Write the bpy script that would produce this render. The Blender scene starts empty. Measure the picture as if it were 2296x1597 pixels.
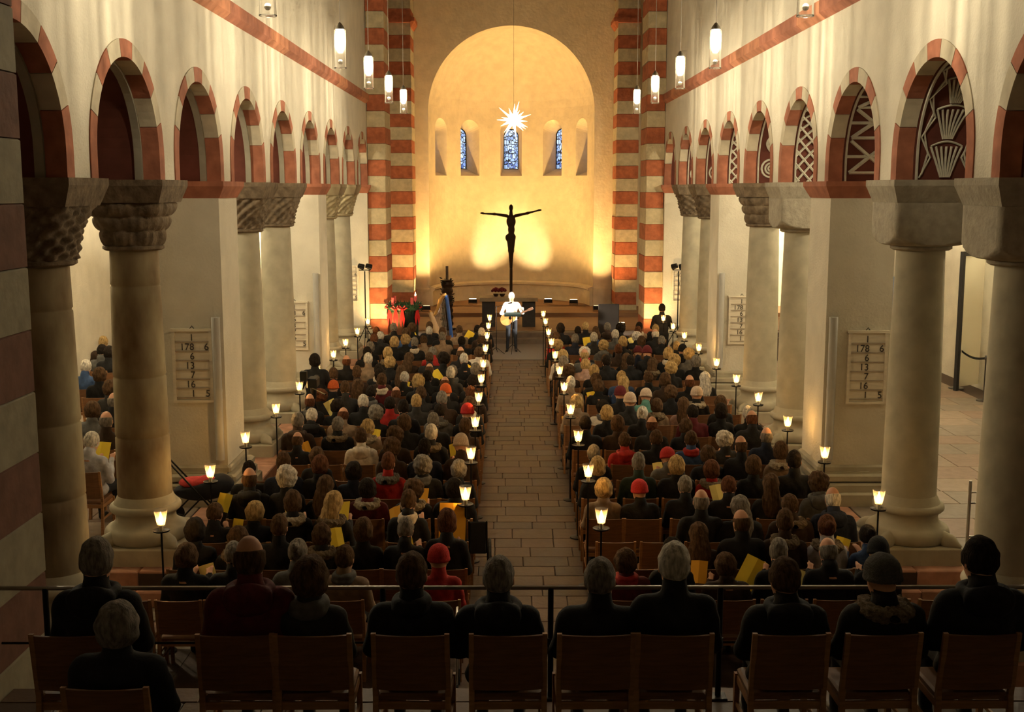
import bpy, math, random
import numpy as np
from mathutils import Vector, Matrix
random.seed(7); np.random.seed(7)
SC = bpy.context.scene
COL = SC.collection
R = math.radians

# ------------------------------------------------------------------ camera
F_PX, IW, IH = 2600.0, 2296.0, 1597.0
PITCH = R(8.23); VPX = 1138.0
CAM = Vector((-0.25, 0.0, 5.0))
cam_d = bpy.data.cameras.new('camera'); cam = bpy.data.objects.new('camera', cam_d); COL.objects.link(cam)
cam_d.sensor_fit = 'HORIZONTAL'; cam_d.sensor_width = 36.0; cam_d.lens = 36.0*F_PX/IW
cam_d.clip_end = 200
YAW = math.atan((IW/2-VPX)/F_PX)
cam.location = CAM; cam.rotation_euler = (math.pi/2-PITCH, 0, -YAW)
SC.camera = cam

def zc_of(depth, drop): return depth*math.cos(PITCH)+drop*math.sin(PITCH)
def drop_at(y, depth):            # metres below the camera of image row y at a horizontal distance
    return depth*math.tan(PITCH+math.atan((y-IH/2)/F_PX))
def depth_at(y, z):               # horizontal distance of a point of known height seen at row y
    return (CAM.z-z)/math.tan(PITCH+math.atan((y-IH/2)/F_PX))
def at(x, y, depth):              # point of the place at a known distance
    d = drop_at(y, depth)
    return Vector((CAM.x+(x-VPX)*zc_of(depth, d)/F_PX, depth, CAM.z-d))
def on(x, y, z):                  # point of the place at a known height
    return at(x, y, depth_at(y, z))

# ------------------------------------------------------------------ world, exposure
w = bpy.data.worlds.new('night'); SC.world = w; w.use_nodes = True
w.node_tree.nodes['Background'].inputs[0].default_value = (0.010, 0.014, 0.030, 1)
w.node_tree.nodes['Background'].inputs[1].default_value = 0.3
vs = SC.view_settings
vs.view_transform = 'Standard'; vs.look = 'None'; vs.gamma = 1.0; vs.exposure = 0.35
vs.use_curve_mapping = False
SC.cycles.max_bounces = 3; SC.cycles.diffuse_bounces = 3; SC.cycles.glossy_bounces = 2; SC.cycles.transparent_max_bounces = 8
SC.cycles.adaptive_threshold = 0.14; SC.cycles.adaptive_min_samples = 10
SC.cycles.caustics_reflective = False; SC.cycles.caustics_refractive = False

# levels of the lights the church has
PENDANT_W = 68.0; CANDLE_W = 1.0; AISLE_W = 560.0; STAR_W = 25.0
WARM = (1.0, 0.84, 0.56); ORANGE = (1.0, 0.60, 0.22); CANDLE = (1.0, 0.55, 0.18)

def spot(name, loc, target, power, angle, blend=0.6, color=ORANGE, size=0.08):
    l = bpy.data.lights.new(name, 'SPOT'); l.energy = power; l.spot_size = R(angle); l.spot_blend = blend
    l.color = color; l.shadow_soft_size = size
    o = bpy.data.objects.new(name, l); COL.objects.link(o); o.location = loc
    o.rotation_euler = (Vector(target)-Vector(loc)).to_track_quat('-Z', 'Y').to_euler()
    return o
def point(name, loc, power, color=WARM, size=0.06, striped=None):
    l = bpy.data.lights.new(name, 'POINT'); l.energy = power; l.color = color; l.shadow_soft_size = size
    o = bpy.data.objects.new(name, l); COL.objects.link(o); o.location = loc
    if striped is not None:       # ribbed lamp glass throws uneven upright streaks of light
        l.use_nodes = True; nt = l.node_tree; n = nt.nodes; em = n['Emission']
        g = n.new('ShaderNodeNewGeometry'); mul = n.new('ShaderNodeVectorMath'); mul.operation = 'MULTIPLY'
        mul.inputs[1].default_value = (1, 1, 0); nt.links.new(g.outputs['Incoming'], mul.inputs[0])
        nor = n.new('ShaderNodeVectorMath'); nor.operation = 'NORMALIZE'; nt.links.new(mul.outputs[0], nor.inputs[0])
        ad = n.new('ShaderNodeVectorMath'); ad.operation = 'ADD'; ad.inputs[1].default_value = (striped, striped*1.7, 0)
        nt.links.new(nor.outputs[0], ad.inputs[0])
        tx = n.new('ShaderNodeTexNoise'); tx.inputs['Scale'].default_value = 7.0; tx.inputs['Detail'].default_value = 3.0
        nt.links.new(ad.outputs[0], tx.inputs['Vector'])
        mr = n.new('ShaderNodeMapRange'); mr.inputs[1].default_value = 0.35; mr.inputs[2].default_value = 0.68
        mr.inputs[3].default_value = 0.42; mr.inputs[4].default_value = 1.9
        nt.links.new(tx.outputs[0], mr.inputs[0]); nt.links.new(mr.outputs[0], em.inputs['Strength'])
    return o

# choir and apse floodlights standing on the floor
AX = -0.10                        # axis of the apse
AY, AR = 45.0, 3.17               # apse front plane and radius
for e in (-1, 1):
    spot('apse_flood', (AX+e*1.45, AY+.75, .72), (AX+e*.80, AY+3.05, 2.7), 720, 40, 1.0, (1.0, .76, .38))
    spot('apse_flood', (AX+e*2.3, AY-.9, .72), (AX+e*.6, AY+2.4, 8.6), 1350, 105, 1.0, (1.0, .63, .21))
    spot('ledge_flood', (AX+e*1.6, AY+.9, .55), (AX+e*1.6, AY+2.8, .85), 12, 110, 1.0, (1.0, .85, .35))
    spot('wall_flood', (AX+e*3.45, AY-1.15, .70), (AX+e*3.48, AY, 3.2), 420, 60, .9, (1.0, .66, .27))
    spot('pier_flood', (e*3.2, 42.0, .62), (e*4.05, 43.5, 4.8), 480, 95, .9, (1.0, .55, .2))
    spot('pier_flood', (e*3.72, 33.6, .35), (e*4.1, 34.5, 2.6), 360, 85, .9, (1, .66, .28))
    spot('stage_spot', ((-4.38, 4.70)[e > 0]-e*.34, 33.70, 2.73), (0.02, 35.4, 1.35), 4600, 17, .3, (1, .90, .74))
# ------------------------------------------------------------------ materials
MATS = {}
def M(name, rgb, rough=.85, var=.18, scale=9.0, bump=.0, metal=0.0, stretch=(1, 1, 1), rgb2=None, spec=.3, bscale=None):
    if name in MATS: return MATS[name]
    m = bpy.data.materials.new(name); m.use_nodes = True; nt = m.node_tree; n = nt.nodes; L = nt.links
    b = n['Principled BSDF']; b.inputs['Roughness'].default_value = rough; b.inputs['Metallic'].default_value = metal
    b.inputs['Specular IOR Level'].default_value = spec
    tc = n.new('ShaderNodeTexCoord'); mp = n.new('ShaderNodeMapping'); mp.inputs['Scale'].default_value = stretch
    L.new(tc.outputs['Object'], mp.inputs['Vector'])
    nz = n.new('ShaderNodeTexNoise'); nz.inputs['Scale'].default_value = scale; nz.inputs['Detail'].default_value = 5
    L.new(mp.outputs[0], nz.inputs['Vector'])
    cr = n.new('ShaderNodeValToRGB')
    lo = tuple(max(0, c*(1-var)) for c in rgb); hi = tuple(min(1, c*(1+var)) for c in (rgb2 or rgb))
    cr.color_ramp.elements[0].position = .3; cr.color_ramp.elements[1].position = .7
    cr.color_ramp.elements[0].color = (*lo, 1); cr.color_ramp.elements[1].color = (*hi, 1)
    L.new(nz.outputs[0], cr.inputs[0]); L.new(cr.outputs[0], b.inputs['Base Color'])
    if bump:
        bn = n.new('ShaderNodeTexNoise'); bn.inputs['Scale'].default_value = bscale or scale*2.5; bn.inputs['Detail'].default_value = 4
        L.new(mp.outputs[0], bn.inputs['Vector'])
        bu = n.new('ShaderNodeBump'); bu.inputs['Strength'].default_value = bump; bu.inputs['Distance'].default_value = .02
        L.new(bn.outputs[0], bu.inputs['Height']); L.new(bu.outputs[0], b.inputs['Normal'])
    MATS[name] = m; return m
def M_emit(name, rgb, strength, see_through=True):
    if name in MATS: return MATS[name]
    m = bpy.data.materials.new(name); m.use_nodes = True; nt = m.node_tree; n = nt.nodes; n.clear()
    out = n.new('ShaderNodeOutputMaterial'); e = n.new('ShaderNodeEmission')
    e.inputs[0].default_value = (*rgb, 1); e.inputs[1].default_value = strength
    if see_through:
        t = n.new('ShaderNodeBsdfTransparent'); a = n.new('ShaderNodeAddShader')
        nt.links.new(e.outputs[0], a.inputs[0]); nt.links.new(t.outputs[0], a.inputs[1]); nt.links.new(a.outputs[0], out.inputs[0])
    else: nt.links.new(e.outputs[0], out.inputs[0])
    MATS[name] = m; return m
def M_glass(name, tint=(1, 1, 1), gloss=.12, trans=.0):
    if name in MATS: return MATS[name]
    m = bpy.data.materials.new(name); m.use_nodes = True; nt = m.node_tree; n = nt.nodes; n.clear()
    out = n.new('ShaderNodeOutputMaterial'); t = n.new('ShaderNodeBsdfTransparent'); t.inputs[0].default_value = (*tint, 1)
    g = n.new('ShaderNodeBsdfGlossy'); g.inputs['Roughness'].default_value = .08
    mx = n.new('ShaderNodeMixShader'); lw = n.new('ShaderNodeLayerWeight'); lw.inputs[0].default_value = gloss
    nt.links.new(lw.outputs['Fresnel'], mx.inputs[0]); nt.links.new(t.outputs[0], mx.inputs[1]); nt.links.new(g.outputs[0], mx.inputs[2])
    last = mx
    if trans:
        tr = n.new('ShaderNodeBsdfTranslucent'); tr.inputs[0].default_value = (1, .9, .75, 1)
        m2 = n.new('ShaderNodeMixShader'); m2.inputs[0].default_value = trans
        nt.links.new(mx.outputs[0], m2.inputs[1]); nt.links.new(tr.outputs[0], m2.inputs[2]); last = m2
    nt.links.new(last.outputs[0], out.inputs[0]); MATS[name] = m; return m

PLASTER = M('lime_plaster', (.66, .61, .50), .95, .07, 2.2, .35, bscale=30)
PLASTER_A = M('rough_apse_plaster', (.70, .58, .40), .95, .08, 3.0, .55, bscale=9)
RED = M('red_sandstone', (.36, .135, .078), .9, .22, 5, .25)
CREAM = M('cream_sandstone', (.52, .46, .34), .9, .14, 5, .25)
RED_R = M('rough_red_sandstone', (.42, .13, .06), .95, .25, 6, 1.0, bscale=7)
CREAM_R = M('rough_cream_sandstone', (.56, .47, .30), .95, .16, 6, 1.0, bscale=7)
DARKRED = M('dark_red_paint', (.115, .034, .023), .95, .2, 4, .1)
GREYRIB = M('grey_stone_rib', (.30, .27, .21), .9, .1, 6, .1)
STUCCO = M('pale_stucco', (.50, .47, .38), .9, .1, 12, .2)
STONE = M('pale_column_stone', (.43, .39, .29), .85, .12, 4, .2)
STONE_OLD = M('stained_old_sandstone', (.21, .12, .06), .9, .30, 2.2, .4, stretch=(1, 1, .45), rgb2=(.34, .29, .18))
STONE_CARVED = M('weathered_carved_stone', (.17, .125, .082), .95, .35, 9, .6)
STONE_GREY = M('grey_cushion_stone', (.36, .32, .25), .95, .14, 10, .5, bscale=22)
REDSTEP = M('red_stone_step', (.46, .245, .165), .9, .2, 6, .2)
FLOORST = [M('floor_stone_%s' % k, c, .55, .12, 7, .15) for k, c in
           (('pinkish', (.108, .060, .040)), ('brownish', (.088, .054, .037)), ('greyish', (.078, .054, .042)), ('ochre', (.112, .067, .040)))]
GROUT = M('floor_mortar', (.078, .052, .037), .9, .1, 9)
CHOIRST = M('choir_stone', (.27, .145, .075), .6, .15, 4, .1, stretch=(.3, 2, 2))
STEPGREY = M('grey_choir_step', (.17, .125, .095), .7, .15, 5, .1)
WOOD = M('chair_wood', (.36, .18, .075), .5, .2, 6, .05, stretch=(1, 1, 9))
WOOD_D = M('chair_veneer', (.20, .095, .042), .55, .2, 6, .05, stretch=(1, 1, 9))
BLACKM = M('black_metal', (.015, .014, .013), .45, .1, 20, metal=.6)
STEEL = M('brushed_steel', (.55, .53, .50), .3, .05, 20, metal=1.0)
BRONZE = M('dark_bronze', (.045, .022, .010), .5, .2, 9, .15, metal=.5)
BOARDW = M('pale_board_wood', (.72, .65, .52), .7, .08, 5, .05, stretch=(1, 1, 6))
INK = M('dark_numeral', (.06, .05, .04), .7, .1, 10)
PIPEM = M('grey_tube_paint', (.46, .45, .42), .5, .05, 6)
PAPER = [M('yellow_paper', (.85, .62, .05), .8, .05, 4), M('orange_paper', (.75, .38, .03), .8, .05, 4), M('pale_yellow_paper', (.9, .75, .25), .8, .05, 4)]
WAX = M('candle_wax', (.75, .66, .48), .6, .05, 6)
FLAME = M_emit('candle_flame', (1, .55, .16), 60.0)
LAMPGLOW = M_emit('frosted_lamp_glow', (1, .88, .62), 30.0)
STARGLOW = M_emit('paper_star_glow', (1, .86, .55), 5.0, False)
GLASS = M_glass('clear_glass', (1, 1, 1), .25, .012); LANTERN_G = M_glass('lantern_glass', (1, .97, .9), .08, .14)
RUBBER = M('black_rubber', (.012, .012, .012), .7, .1, 20)
GOLD = M('gilded_wood', (.62, .36, .12), .35, .15, 6, metal=.5)
BLUE_LIT = M('blue_lit_pillar', (.06, .16, .55), .3, .1, 5)  # blue stage light on the harp pillar, put into its colour
GREENF = M('fir_green', (.035, .085, .035), .8, .4, 30, .5)
REDR = M('red_ribbon', (.62, .018, .015), .5, .1, 6)
PINKW = M('pink_wax', (.75, .12, .12), .5, .08, 6)
CARPET = M('grey_carpet', (.22, .19, .175), .95, .1, 40, .2)

# ------------------------------------------------------------------ mesh helpers
class MB:
    def __init__(s): s.v = []; s.f = []; s.m = []
    def add(s, vs, fs, mi=0):
        o = len(s.v); s.v += [tuple(v) for v in vs]
        for f in fs: s.f.append([i+o for i in f]); s.m.append(mi)
        return s
    def box(s, x0, x1, y0, y1, z0, z1, mi=0):
        return s.add([(x0, y0, z0), (x1, y0, z0), (x1, y1, z0), (x0, y1, z0), (x0, y0, z1), (x1, y0, z1), (x1, y1, z1), (x0, y1, z1)],
                     [(0, 3, 2, 1), (4, 5, 6, 7), (0, 1, 5, 4), (1, 2, 6, 5), (2, 3, 7, 6), (3, 0, 4, 7)], mi)
    def cbox(s, x0, x1, y0, y1, z0, z1, c=.01, mi=0):   # box with chamfered upright and top edges
        def ring(z, i):
            a, b, d, e = x0+i, x1-i, y0+i, y1-i
            return [(a+c, d, z), (b-c, d, z), (b, d+c, z), (b, e-c, z), (b-c, e, z), (a+c, e, z), (a, e-c, z), (a, d+c, z)]
        v = ring(z0, 0)+ring(z1-c, 0)+ring(z1, c)
        f = [tuple(range(7, -1, -1)), tuple(range(16, 24))]
        for k in (0, 8):
            for i in range(8): f.append((k+i, k+(i+1) % 8, k+8+(i+1) % 8, k+8+i))
        return s.add(v, f, mi)
    def frustum(s, r0, r1, z0, z1, mi=0):   # r = (x0,x1,y0,y1) rectangles
        (a, b, c, d), (e, f, g, h) = r0, r1
        return s.add([(a, c, z0), (b, c, z0), (b, d, z0), (a, d, z0), (e, g, z1), (f, g, z1), (f, h, z1), (e, h, z1)],
                     [(0, 3, 2, 1), (4, 5, 6, 7), (0, 1, 5, 4), (1, 2, 6, 5), (2, 3, 7, 6), (3, 0, 4, 7)], mi)
    def lathe(s, prof, n=24, c=(0, 0), mi=0, cap=True):
        v = []
        for r, z in prof:
            for i in range(n):
                a = 2*math.pi*i/n; v.append((c[0]+r*math.cos(a), c[1]+r*math.sin(a), z))
        f = []
        for k in range(len(prof)-1):
            for i in range(n):
                j = (i+1) % n; f.append((k*n+i, k*n+j, (k+1)*n+j, (k+1)*n+i))
        if cap:
            f.append(tuple(range(n-1, -1, -1))); f.append(tuple(range((len(prof)-1)*n, len(prof)*n)))
        return s.add(v, f, mi)
    def tube(s, pts, r, n=8, mi=0, closed=False):
        pts = [Vector(p) for p in pts]; rs = r if isinstance(r, (list, tuple)) else [r]*len(pts)
        v = []; up = None; m = len(pts)
        for i, p in enumerate(pts):
            if closed: t = pts[(i+1) % m]-pts[i-1]
            else: t = pts[min(i+1, m-1)]-pts[max(i-1, 0)]
            t.normalize()
            if up is None:
                up = Vector((0, 0, 1)) if abs(t.z) < .9 else Vector((1, 0, 0))
            a = t.cross(up)
            if a.length < 1e-5: a = t.orthogonal()
            a.normalize(); b = a.cross(t).normalized(); up = b
            for k in range(n):
                q = 2*math.pi*k/n; v.append(p+a*math.cos(q)*rs[i]+b*math.sin(q)*rs[i])
        f = []
        for i in range(m if closed else m-1):
            i2 = (i+1) % m
            for k in range(n):
                j = (k+1) % n; f.append((i*n+k, i*n+j, i2*n+j, i2*n+k))
        if not closed:
            f.append(tuple(range(n-1, -1, -1))); f.append(tuple(range((m-1)*n, m*n)))
        return s.add(v, f, mi)
    def ball(s, c, r, nu=12, nv=8, mi=0):
        r = r if isinstance(r, (tuple, list)) else (r, r, r)
        prof = []; v = []
        for j in range(nv+1):
            t = math.pi*j/nv
            for i in range(nu):
                a = 2*math.pi*i/nu
                v.append((c[0]+r[0]*math.sin(t)*math.cos(a), c[1]+r[1]*math.sin(t)*math.sin(a), c[2]-r[2]*math.cos(t)))
        f = [(j*nu+i, j*nu+(i+1) % nu, (j+1)*nu+(i+1) % nu, (j+1)*nu+i) for j in range(nv) for i in range(nu)]
        return s.add(v, f, mi)
    def mesh(s, name):
        me = bpy.data.meshes.new(name); me.from_pydata(s.v, [], s.f); me.update(); return me
    def build(s, name, mats, parent=None, loc=(0, 0, 0), smooth=False):
        me = s.mesh(name); mats = mats if isinstance(mats, (list, tuple)) else [mats]
        for m in mats: me.materials.append(m)
        me.polygons.foreach_set('material_index', s.m)
        if smooth: smoothen(me)
        return link(name, me, parent, loc)
def smoothen(me, ang=45):
    me.polygons.foreach_set('use_smooth', [True]*len(me.polygons))
    try: me.set_sharp_from_angle(angle=R(ang))
    except Exception: pass
def link(name, data, parent=None, loc=(0, 0, 0)):
    o = bpy.data.objects.new(name, data); COL.objects.link(o); o.location = loc
    if parent is not None: o.parent = parent
    return o
def tag(o, label=None, cat=None, group=None, kind=None):
    if label: o['label'] = label
    if cat: o['category'] = cat
    if group: o['group'] = group
    if kind: o['kind'] = kind
    return o
def thing(name, label, cat, loc=(0, 0, 0), rz=0, group=None):
    o = link(name, None, None, loc); o.rotation_euler.z = rz; o.empty_display_size = .1
    return tag(o, label, cat, group)
def copy_tree(o, parent=None):
    c = o.copy(); COL.objects.link(c); c.parent = parent
    for ch in list(o.children): copy_tree(ch, c)
    return c
ORD = ['', 'first', 'second', 'third', 'fourth', 'fifth', 'sixth', 'seventh', 'eighth', 'ninth', 'tenth', 'eleventh', 'twelfth', 'thirteenth',
       'fourteenth', 'fifteenth', 'sixteenth', 'seventeenth', 'eighteenth', 'nineteenth', 'twentieth', 'twenty-first', 'twenty-second',
       'twenty-third', 'twenty-fourth', 'twenty-fifth']

# signed-distance shapes meshed with surface nets: soft continuous bodies
def sd_ell(P, c, r):
    q = (P-np.array(c))/np.array(r); k0 = np.linalg.norm(q, axis=-1); k1 = np.linalg.norm(q/np.array(r), axis=-1)+1e-9
    return k0*(k0-1)/k1
def sd_cap(P, a, b, r0, r1):
    a = np.array(a, float); b = np.array(b, float); ab = b-a
    t = np.clip(((P-a)@ab)/(ab@ab), 0, 1)
    return np.linalg.norm(P-(a+t[..., None]*ab), axis=-1)-(r0+(r1-r0)*t)
def sd_box(P, c, h, r=.0):
    q = np.abs(P-np.array(c))-(np.array(h)-r)
    return np.linalg.norm(np.maximum(q, 0), axis=-1)+np.minimum(q.max(axis=-1), 0)-r
def sd_torus(P, c, R0, r, sy=1.0):
    q = P-np.array(c); q = q*np.array([1, sy, 1])
    return np.hypot(np.hypot(q[..., 0], q[..., 1])-R0, q[..., 2])-r
def smin(a, b, k):
    h = np.clip(.5+.5*(b-a)/k, 0, 1); return b+(a-b)*h-k*h*(1-h)
def grid(lo, hi, h):
    ax = [np.arange(lo[i]-h*2, hi[i]+h*3, h) for i in range(3)]
    G = np.stack(np.meshgrid(*ax, indexing='ij'), -1); return G, ax
def nets(D, ax):
    """surface nets of a sampled distance field -> verts, quads"""
    nx, ny, nz = D.shape; ins = D < 0
    C = np.zeros((nx-1, ny-1, nz-1), int); pos = np.zeros((nx-1, ny-1, nz-1, 3)); cnt = np.zeros((nx-1, ny-1, nz-1))
    corners = [(i, j, k) for i in (0, 1) for j in (0, 1) for k in (0, 1)]
    sl = lambda c: (slice(c[0], nx-1+c[0]), slice(c[1], ny-1+c[1]), slice(c[2], nz-1+c[2]))
    for a in corners:
        for d in range(3):
            if a[d]: continue
            b = list(a); b[d] = 1; b = tuple(b)
            da, db = D[sl(a)], D[sl(b)]; x = (da < 0) != (db < 0)
            t = np.where(x, da/np.where(x, da-db, 1), 0)
            p = np.zeros(pos.shape); p[...] = a; p[..., d] = t
            pos += p*x[..., None]; cnt += x
    act = cnt > 0; idx = -np.ones(act.shape, int); idx[act] = np.arange(act.sum())
    w_ = np.argwhere(act); h = ax[0][1]-ax[0][0]
    V = np.array([ax[0][0], ax[1][0], ax[2][0]])+(w_+pos[act]/cnt[act][:, None])*h
    Q = []
    for d in range(3):
        e = [slice(None)]*3; e2 = [slice(None)]*3; e[d] = slice(0, -1); e2[d] = slice(1, None)
        a, b = ins[tuple(e)], ins[tuple(e2)]
        u, v = (d+1) % 3, (d+2) % 3
        for flip, mask in ((False, a & ~b), (True, ~a & b)):
            c = np.argwhere(mask); c = c[(c[:, u] > 0) & (c[:, v] > 0)]
            c = c[(c[:, u] < D.shape[u]-1) & (c[:, v] < D.shape[v]-1)]
            o1 = np.zeros(3, int); o1[u] = 1; o2 = np.zeros(3, int); o2[v] = 1
            g = lambda q: idx[q[:, 0], q[:, 1], q[:, 2]]
            q = np.stack([g(c-o1-o2), g(c-o2), g(c), g(c-o1)], 1)
            Q.append(q[:, ::-1] if flip else q)
    Q = np.concatenate(Q); Q = Q[(Q >= 0).all(1)]
    return V, Q
def np_mesh(name, V, Q, smooth=True):
    me = bpy.data.meshes.new(name); me.from_pydata(V.tolist(), [], Q.tolist()); me.update()
    if smooth: me.polygons.foreach_set('use_smooth', [True]*len(me.polygons))
    return me
# ------------------------------------------------------------------ the nave
W, T = 4.37, 0.95                 # half width of the nave, wall thickness
ZI, STILT, RI, RO, BAY = 5.10, .25, 1.05, 1.24, 2.933
ZS = ZI+STILT
ARCH = [9.92+BAY*k for k in range(9)]
SUPP = [11.385+BAY*k for k in range(8)]       # columns and piers; index 2 and 5 are piers
ZTOP = 15.0
ZA = .38                          # aisle floor
SIDE = {-1: 'left', 1: 'right'}

def arch_line(centres, r, y0, y1, zb, zs, n=28):
    pts = [(y0, zb)]
    for c in centres:
        pts += [(c-r, zb), (c-r, zs)]
        pts += [(c-r*math.cos(math.pi*i/n), zs+r*math.sin(math.pi*i/n)) for i in range(1, n)]
        pts += [(c+r, zs), (c+r, zb)]
    pts.append((y1, zb)); return pts
def slab(mb, line, top, a, b, f, m_face=0, m_under=1):
    """wall between the planes a and b above a bottom line; f(u, v, depth) -> xyz"""
    for i in range(len(line)-1):
        (u0, z0), (u1, z1) = line[i], line[i+1]
        if u1-u0 > 1e-6:
            for d in (a, b):
                mb.add([f(u0, z0, d), f(u1, z1, d), f(u1, top, d), f(u0, top, d)], [(0, 1, 2, 3)], m_face)
            mb.add([f(u0, top, a), f(u1, top, a), f(u1, top, b), f(u0, top, b)], [(0, 1, 2, 3)], m_face)
        mb.add([f(u0, z0, a), f(u1, z1, a), f(u1, z1, b), f(u0, z0, b)], [(0, 1, 2, 3)], m_under)
    for u, z in (line[0], line[-1]):
        mb.add([f(u, z, a), f(u, top, a), f(u, top, b), f(u, z, b)], [(0, 1, 2, 3)], m_face)
    return mb

RINGT = .19
def voussoir_mesh(a0, a1, side, stilt):
    mb = MB(); n = 4; P = []
    for i in range(n+1):
        a = a0+(a1-a0)*i/n; P.append((math.cos(a), math.sin(a)))
    sec = [[(RI*c, RI*s_), (RO*c, RO*s_)] for c, s_ in P]
    if stilt == 'lo': sec.insert(0, [(RI, -STILT), (RO, -STILT)])
    if stilt == 'hi': sec.append([(-RI, -STILT), (-RO, -STILT)])
    x0, x1 = -.014*side, RINGT*side
    v = []; f = []
    for (i_, o_) in sec:
        v += [(x0, *i_), (x0, *o_), (x1, *o_), (x1, *i_)]
    m = len(sec)
    for k in range(m-1):
        for j in range(4): f.append((k*4+j, k*4+(j+1) % 4, k*4+4+(j+1) % 4, k*4+4+j))
    f += [(3, 2, 1, 0), tuple(m*4-4+j for j in range(4))]
    mb.add(v, f); return mb.mesh('voussoir')

def relief(side, kind, yc):
    """raised stucco ornament on the inner face of an arch"""
    mb = MB(); r = RI-.006
    def P(t, s_, mir):
        if s_ < STILT: y, z = r, ZI+s_
        else:
            a = (s_-STILT)/RI; y, z = r*math.cos(a), ZS+r*math.sin(a)
        return (side*(W+t), yc+(y if mir > 0 else -y), z)
    L = STILT+RI*math.pi/2; t0, t1 = RINGT+.04, T-.05; tm = (t0+t1)/2; hw = (t1-t0)/2
    def line(pts, rad, mir):
        out = []
        for (a, b) in zip(pts[:-1], pts[1:]):
            n = max(2, int(math.hypot(b[0]-a[0], b[1]-a[1])/.06)+1)
            for i in range(n): out.append((a[0]+(b[0]-a[0])*i/n, a[1]+(b[1]-a[1])*i/n))
        out.append(pts[-1]); mb.tube([P(t, s_, mir) for t, s_ in out], rad, 5)
    for mir in (1, -1):
        line([(t0, 0), (t0, L)], .018, mir); line([(t1, 0), (t1, L)], .018, mir)
        if kind == 'palmette':
            for e in (-1, 1):
                for off in (0, .045):
                    zz = [(tm+e*(hw*(.55+off*2) if i % 2 else hw*(.92-off*2)), .02+i*.24+off) for i in range(8) if .02+i*.24 < L]
                    line(zz, .012, mir)
            for s0 in (.03, .48, .93, 1.38):
                for k in range(-3, 4):
                    q = k/3; line([(tm+q*.05, s0), (tm+q*.12, s0+.2), (tm+q*hw*.55, s0+.36)], .014, mir)
                line([(tm+k/4*hw*.55, s0+.36+.06*math.cos(k/4*1.5)) for k in range(-4, 5)], .012, mir)
        elif kind == 'cross':
            for s0 in (.12, .62, 1.12):
                line([(t0+.05, s0), (t1-.05, s0+.46)], .028, mir); line([(t1-.05, s0), (t0+.05, s0+.46)], .028, mir)
                line([(t0, s0+.23), (t1, s0+.23)], .022, mir); line([(t0+.05, s0), (t1-.05, s0)], .022, mir)
        elif kind == 'lattice':
            for s0 in [i*.22 for i in range(-4, 9)]:
                for e in (0, 1):
                    pts = [(t0+(t1-t0)*k/10, s0+(k/10 if e else 1-k/10)*.75) for k in range(11)]
                    pts = [p for p in pts if 0 <= p[1] <= L]
                    if len(pts) > 1: line(pts, .020, mir)
        else:
            pts = [(tm+hw*.6*math.sin(s_*6.0), s_) for s_ in np.linspace(.02, L, 40)]; line(pts, .034, mir)
            for k in range(4):
                s0 = .28+k*math.pi/6.0; e = -1 if k % 2 == 0 else 1
                for rr in (.17, .10, .045):
                    line([(tm-e*hw*.2*0+e*.10+rr*math.cos(a), s0+rr*math.sin(a)) for a in np.linspace(0, 5.2, 14) if 0 < s0+rr*math.sin(a) < L], .022, mir)
    return mb
RELIEF = ['lattice', 'palmette', 'cross', 'lattice', 'scroll', 'lattice', 'scroll', 'scroll', None]

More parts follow.
